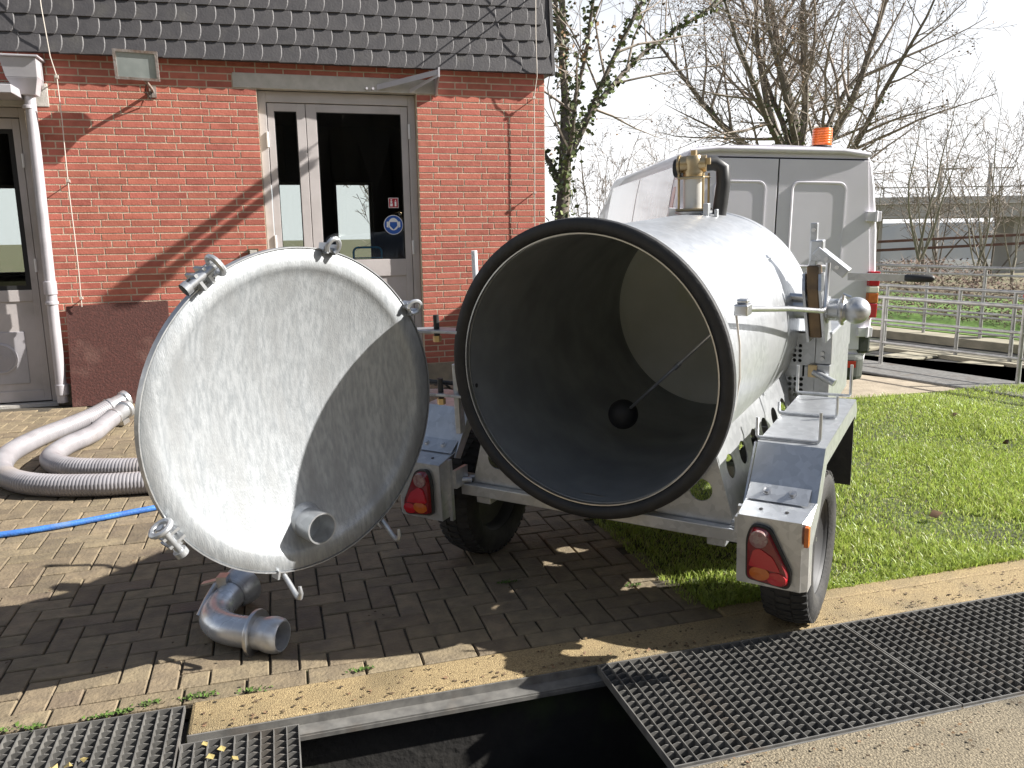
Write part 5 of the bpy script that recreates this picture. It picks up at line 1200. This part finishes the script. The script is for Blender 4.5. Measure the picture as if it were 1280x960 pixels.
# --- trees
def make_tree(name, base, height, r0, label, group=None, seed=1, levels=4, lean=(0, 0), nch=(7, 6, 5, 4), bark='bark', twig='twig', ivy=0, ivy_h=1.0, leaves=0, up=.35, fork=.25, stems=7, fan=.75, ivy_r=.12, lw=(.55, .5, .45, .5), tw=.006):
    rg = random.Random(seed); root = empty(name, Matrix.Translation(base), label, 'tree', group)
    trunk, crown = MB(), MB(); ends = []; wood = []
    def limb(p, d, L_, r, lv, bend):
        nseg = (5, 9, 6, 4, 3)[min(lv, 4)]; pts_ = [p.copy()]; rr = [r]; q = p.copy(); dd = d.copy()
        for i in range(nseg):
            dd = (dd + Vector((rg.gauss(0, .09), rg.gauss(0, .09), rg.gauss(0, .07) + bend*.10))).normalized()
            q = q + dd*(L_/nseg); pts_.append(q.copy()); rr.append(max(tw, r*(1 - (.35 if lv == 0 else .86)*(i+1)/nseg)))
        (trunk if lv <= 1 else crown).tube(pts_, rr, (9, 7, 4, 3, 3)[min(lv, 4)], cap=False)
        wood.append((lv, pts_, rr)); ends.append((pts_[-1], dd))
        if lv >= levels: return
        if lv == 0:
            a0 = rg.random()*6
            for i in range(stems):
                t = 1.0 - .45*rg.random()*(i > 1); j = min(int(t*nseg), nseg-1); pp = pts_[j].lerp(pts_[j+1], t*nseg-j)
                an = a0 + 2.4*i + rg.gauss(0, .25); f = fan*(.25 + .75*(i/(max(1, stems-1)))); nd = Vector((math.cos(an)*f, math.sin(an)*f, 1.0 - .35*f)).normalized()
                limb(pp, nd, (height*(1-fork))*rg.uniform(.78, 1.0)*(1.05 if i < 2 else .9), r0*rg.uniform(.30, .5), 1, up)
            return
        k_ = nch[lv-1]
        for i in range(k_):
            t = .16 + .82*(i + rg.random()*.7)/k_; j = min(int(t*nseg), nseg-1); f = t*nseg - j; pp = pts_[j].lerp(pts_[j+1], min(1, f)); r2 = rr[j]*(1-f)+rr[j+1]*f
            ld = (pts_[j+1]-pts_[j]).normalized(); sd_ = Vector((rg.gauss(0, 1), rg.gauss(0, 1), rg.gauss(.1, .6))); sd_ = (sd_ - ld*sd_.dot(ld)).normalized()
            nd = (ld*rg.uniform(.5, .8) + sd_*rg.uniform(.55, .85)).normalized()
            limb(pp, nd, L_*lw[lv-1]*rg.uniform(.6, 1.05)*(1.15 - .6*t), max(tw, r2*rg.uniform(.45, .62)), lv+1, up*.7)
    limb(Vector((0, 0, 0)), Vector((lean[0], lean[1], 1)).normalized(), height*fork, r0, 0, 0)
    trunk.build('trunk', K[bark], root); crown.build('crown', K[twig], root, smooth=False)
    def cards(k, pos, mn, mx, nm, mt):
        V, F = [], []
        for _ in range(k):
            p = pos(); x_ = Vector((rg.gauss(0, 1), rg.gauss(0, 1), rg.gauss(0, .7))).normalized()*rg.uniform(mn, mx); y_ = x_.cross(Vector((rg.gauss(0, 1), rg.gauss(0, 1), rg.gauss(0, 1)))).normalized()*x_.length*.75; k2 = len(V)
            V += [tuple(p-x_), tuple(p+y_), tuple(p+x_), tuple(p-y_)]; F.append((k2, k2+1, k2+2, k2+3))
        inst(nm, fast_mesh(nm, np.array(V), np.array(F), K[mt]), root)
    if ivy:
        seg = [(a, b, ra) for lv, pts_, rr in wood if lv <= 1 for a, b, ra in zip(pts_[:-1], pts_[1:], rr) if a.z < height*ivy_h]
        wts = [(b-a).length*(ra+.02) for a, b, ra in seg]
        def pos():
            a, b, ra = rg.choices(seg, wts)[0]
            return a.lerp(b, rg.random()) + Vector((rg.gauss(0, 1), rg.gauss(0, 1), rg.gauss(0, 1))).normalized()*(ra + abs(rg.gauss(0, ivy_r)))
        cards(ivy, pos, .03, .065, 'ivy', 'ivy')
    if leaves: cards(leaves, lambda: rg.choice(ends)[0] + Vector((rg.gauss(0, .06), rg.gauss(0, .06), rg.gauss(0, .06))), .018, .04, 'dry_leaves', 'dryleaf')
    return root
make_tree('bare_tree', (8.0, 24, -.3), 12.5, .33, 'large bare multi-stemmed tree with ivy on its stems behind the van', seed=4, levels=4, nch=(13, 9, 6), fork=.31, stems=11, fan=.92, up=.24, ivy=1900, ivy_h=.42, leaves=3000, ivy_r=.12, tw=.0055)
make_tree('bare_tree', (.88, 14.2, -.1), 11, .15, 'bare tree with an ivy-wrapped trunk beside the building corner', seed=9, levels=4, nch=(10, 7, 5), fork=.34, stems=6, fan=.85, up=.22, ivy=2800, ivy_h=.6, leaves=2200, ivy_r=.075, tw=.0035)
sp_ = [(9.0, 20.5, 4.6, 'slender bare sapling closest to the van in the row before the viaduct'), (10.0, 20, 5.2, 'forked bare sapling with the thickest stem before the viaduct'), (10.5, 21, 4.8, 'slender bare sapling close beside the thick-stemmed sapling'), (11.3, 20, 5.0, 'leaning bare sapling in the middle of the row before the viaduct'), (11.9, 21, 4.7, 'thin upright bare sapling next to the leaning sapling'), (12.4, 20, 5.2, 'bushy bare sapling towards the steel post of the pipe bridge'), (13.0, 20.4, 4.9, 'bare sapling beside the steel post of the pipe bridge')]
for i, (x_, y_, h_, lb) in enumerate(sp_):
    make_tree('bare_sapling', (x_, y_, -.35), h_*1.0, .075 if i == 1 else .05, lb, 'bare saplings in front of the viaduct', seed=20+i, levels=3, nch=(8, 5), fork=.22, stems=3, fan=.38, up=.4, bark='sapling', lean=((i % 3-1)*.12, 0), tw=.005, lw=(.42, .5, .45))
for i, (x_, y_, h_) in enumerate([(2.9, 27, 5.6), (5.6, 34, 6.0), (15.5, 30, 6.4), (18.5, 32, 6.6)]):
    make_tree('background_tree', (x_, y_, -2.2), h_*1.05+1.9, .10, ['small bare tree seen above the left flank of the van', 'small bare tree behind the van roof left of the big tree', 'small bare tree far behind the railings', 'small bare tree rising over the far end of the viaduct'][i], None, seed=40+i, levels=4, nch=(7, 5, 4), fork=.25, stems=5, fan=.6, up=.35, tw=.007)
make_tree('garden_tree', (-2.2, 17.5, -.2), 5.6, .10, 'bare tree seen through the window of the workshop', seed=60, levels=4, nch=(7, 5, 4), fork=.25, stems=5, fan=.6, up=.35)
# unseen wood added behind the camera to cut sky fill and darken pane reflections
wb = MB(); rgw = random.Random(3); k_ = 90
for i in range(k_+1):
    an = rad(195) + rad(150)*i/k_; R_ = 24 + rgw.uniform(-1, 1)
    for j, z_ in enumerate((-.1, 3, 6, 8.5, 11)):
        rr_ = R_ + rgw.uniform(-.8, .8) + (1.2 if j == 4 else 0); wb.v.append((rr_*math.cos(an), rr_*math.sin(an), z_ + rgw.uniform(-.4, .9)*(j > 0)))
for i in range(k_):
    for j in range(4): wb.f.append((i*5+j, i*5+j+1, (i+1)*5+j+1, (i+1)*5+j))
stuff(wb.build('wood', K['bark'], smooth=False))
# --- viaduct, hall and pipe bridge
vd = empty('viaduct', Matrix.Translation((45, 60, -3)), 'long grey concrete viaduct in the distance', 'bridge')
s = MB(); s.box(-33, 60, -3, 3, 5.2, 6.15); s.build('deck_girder', K['bridge'], vd, smooth=False)
s = MB(); s.box(-33, 60, -3.4, -2.9, 6.16, 6.6); s.build('parapet', K['bridge'], vd, smooth=False)
for i in range(8):
    s = MB(); s.box(-31+i*11, -29.4+i*11, -1.2, 1.2, 0, 5.19); s.build('pier', K['bridge'], vd, smooth=False)
for i in range(34):
    s = MB(); s.box(-32.9+i*2.7, -32.82+i*2.7, -3.2, -3.1, 6.6, 7.25); s.build('parapet_post', K['rail'], vd, smooth=False)
s = MB(); s.box(-33, 60, -3.2, -3.1, 7.2, 7.28); s.build('parapet_rail', K['rail'], vd, smooth=False)
hl = empty('industrial_hall', Matrix.Translation((50, 80, -3.2)), 'pale blue-grey industrial hall behind the viaduct', 'building')
s = MB(); s.box(-30, 40, 0, 20, 1.6, 5.2); s.build('wall', K['hall'], hl, smooth=False)
s = MB(); s.box(-30, 40, -.05, 20, 0, 1.595); s.build('base_wall', K['white'], hl, smooth=False)
pbg = empty('pipe_bridge', Matrix.Translation((9, 22.3, -.1)), 'rusty brown pipe bridge crossing in front of the viaduct', 'pipe bridge')
for z_ in (.95, 1.18):
    s = MB(); s.box(-1.5, 12, -.04, .04, z_, z_+.07, Matrix.Shear('XY', 4, (0, 0)) @ Matrix.Rotation(-rad(2.0), 4, 'Y')); s.build('girder', K['rusty'], pbg, smooth=False)
for x_ in (-1.2, 7.6):
    s = MB(); s.box(x_, x_+.12, -.05, .05, -.2, 1.55); s.build('support_post', K['rusty'], pbg, smooth=False)
for i, (x_, y_, h_) in enumerate([(28.0, 58, 8.6), (33.5, 62, 8.9)]):
    pm = empty('catenary_mast', Matrix.Translation((x_, y_-4, -3)), ['grey line mast standing before the viaduct next to the van', 'grey line mast behind the saplings on the viaduct'][i], 'mast')
    s = MB(); s.cyl((0, 0, 0), (0, 0, h_), .14, 8); s.build('mast', K['bridge'], pm)
    s = MB(); s.box(0, 1.6, -.05, .05, h_-.4, h_-.3); s.build('arm', K['bridge'], pm, smooth=False)
vb = empty('valve_box', MQ @ Matrix.Translation((.9, 3.3, .07)), 'pale control cabinet beyond the far railing', 'cabinet')
s = MB(); s.box(-.12, .25, -.1, .1, 0, .62); s.build('cabinet', K['white'], vb, smooth=False, bevel=.01)
s = MB(); s.box(-.12, -.02, -.105, -.1005, .02, .60); s.build('door_strip', mat('green_strip', (.03, .16, .10), None, .5), vb, smooth=False)
hy = empty('red_hydrant', MQ @ Matrix.Translation((-.15, 3.2, .07)), 'red pillar valve standing beyond the far railing', 'hydrant')
s = MB(); s.cyl((0, 0, 0), (0, 0, .45), .05, 12); s.lathe([(.05, .45), (.09, .47), (.09, .56), (.06, .62), (.001, .64)], 16); s.build('pillar', K['mark'], hy)
s = MB(); s.tube([(-.12, 0, .52), (.12, 0, .52)], .02, 8); s.build('handle', K['zinc'], hy)
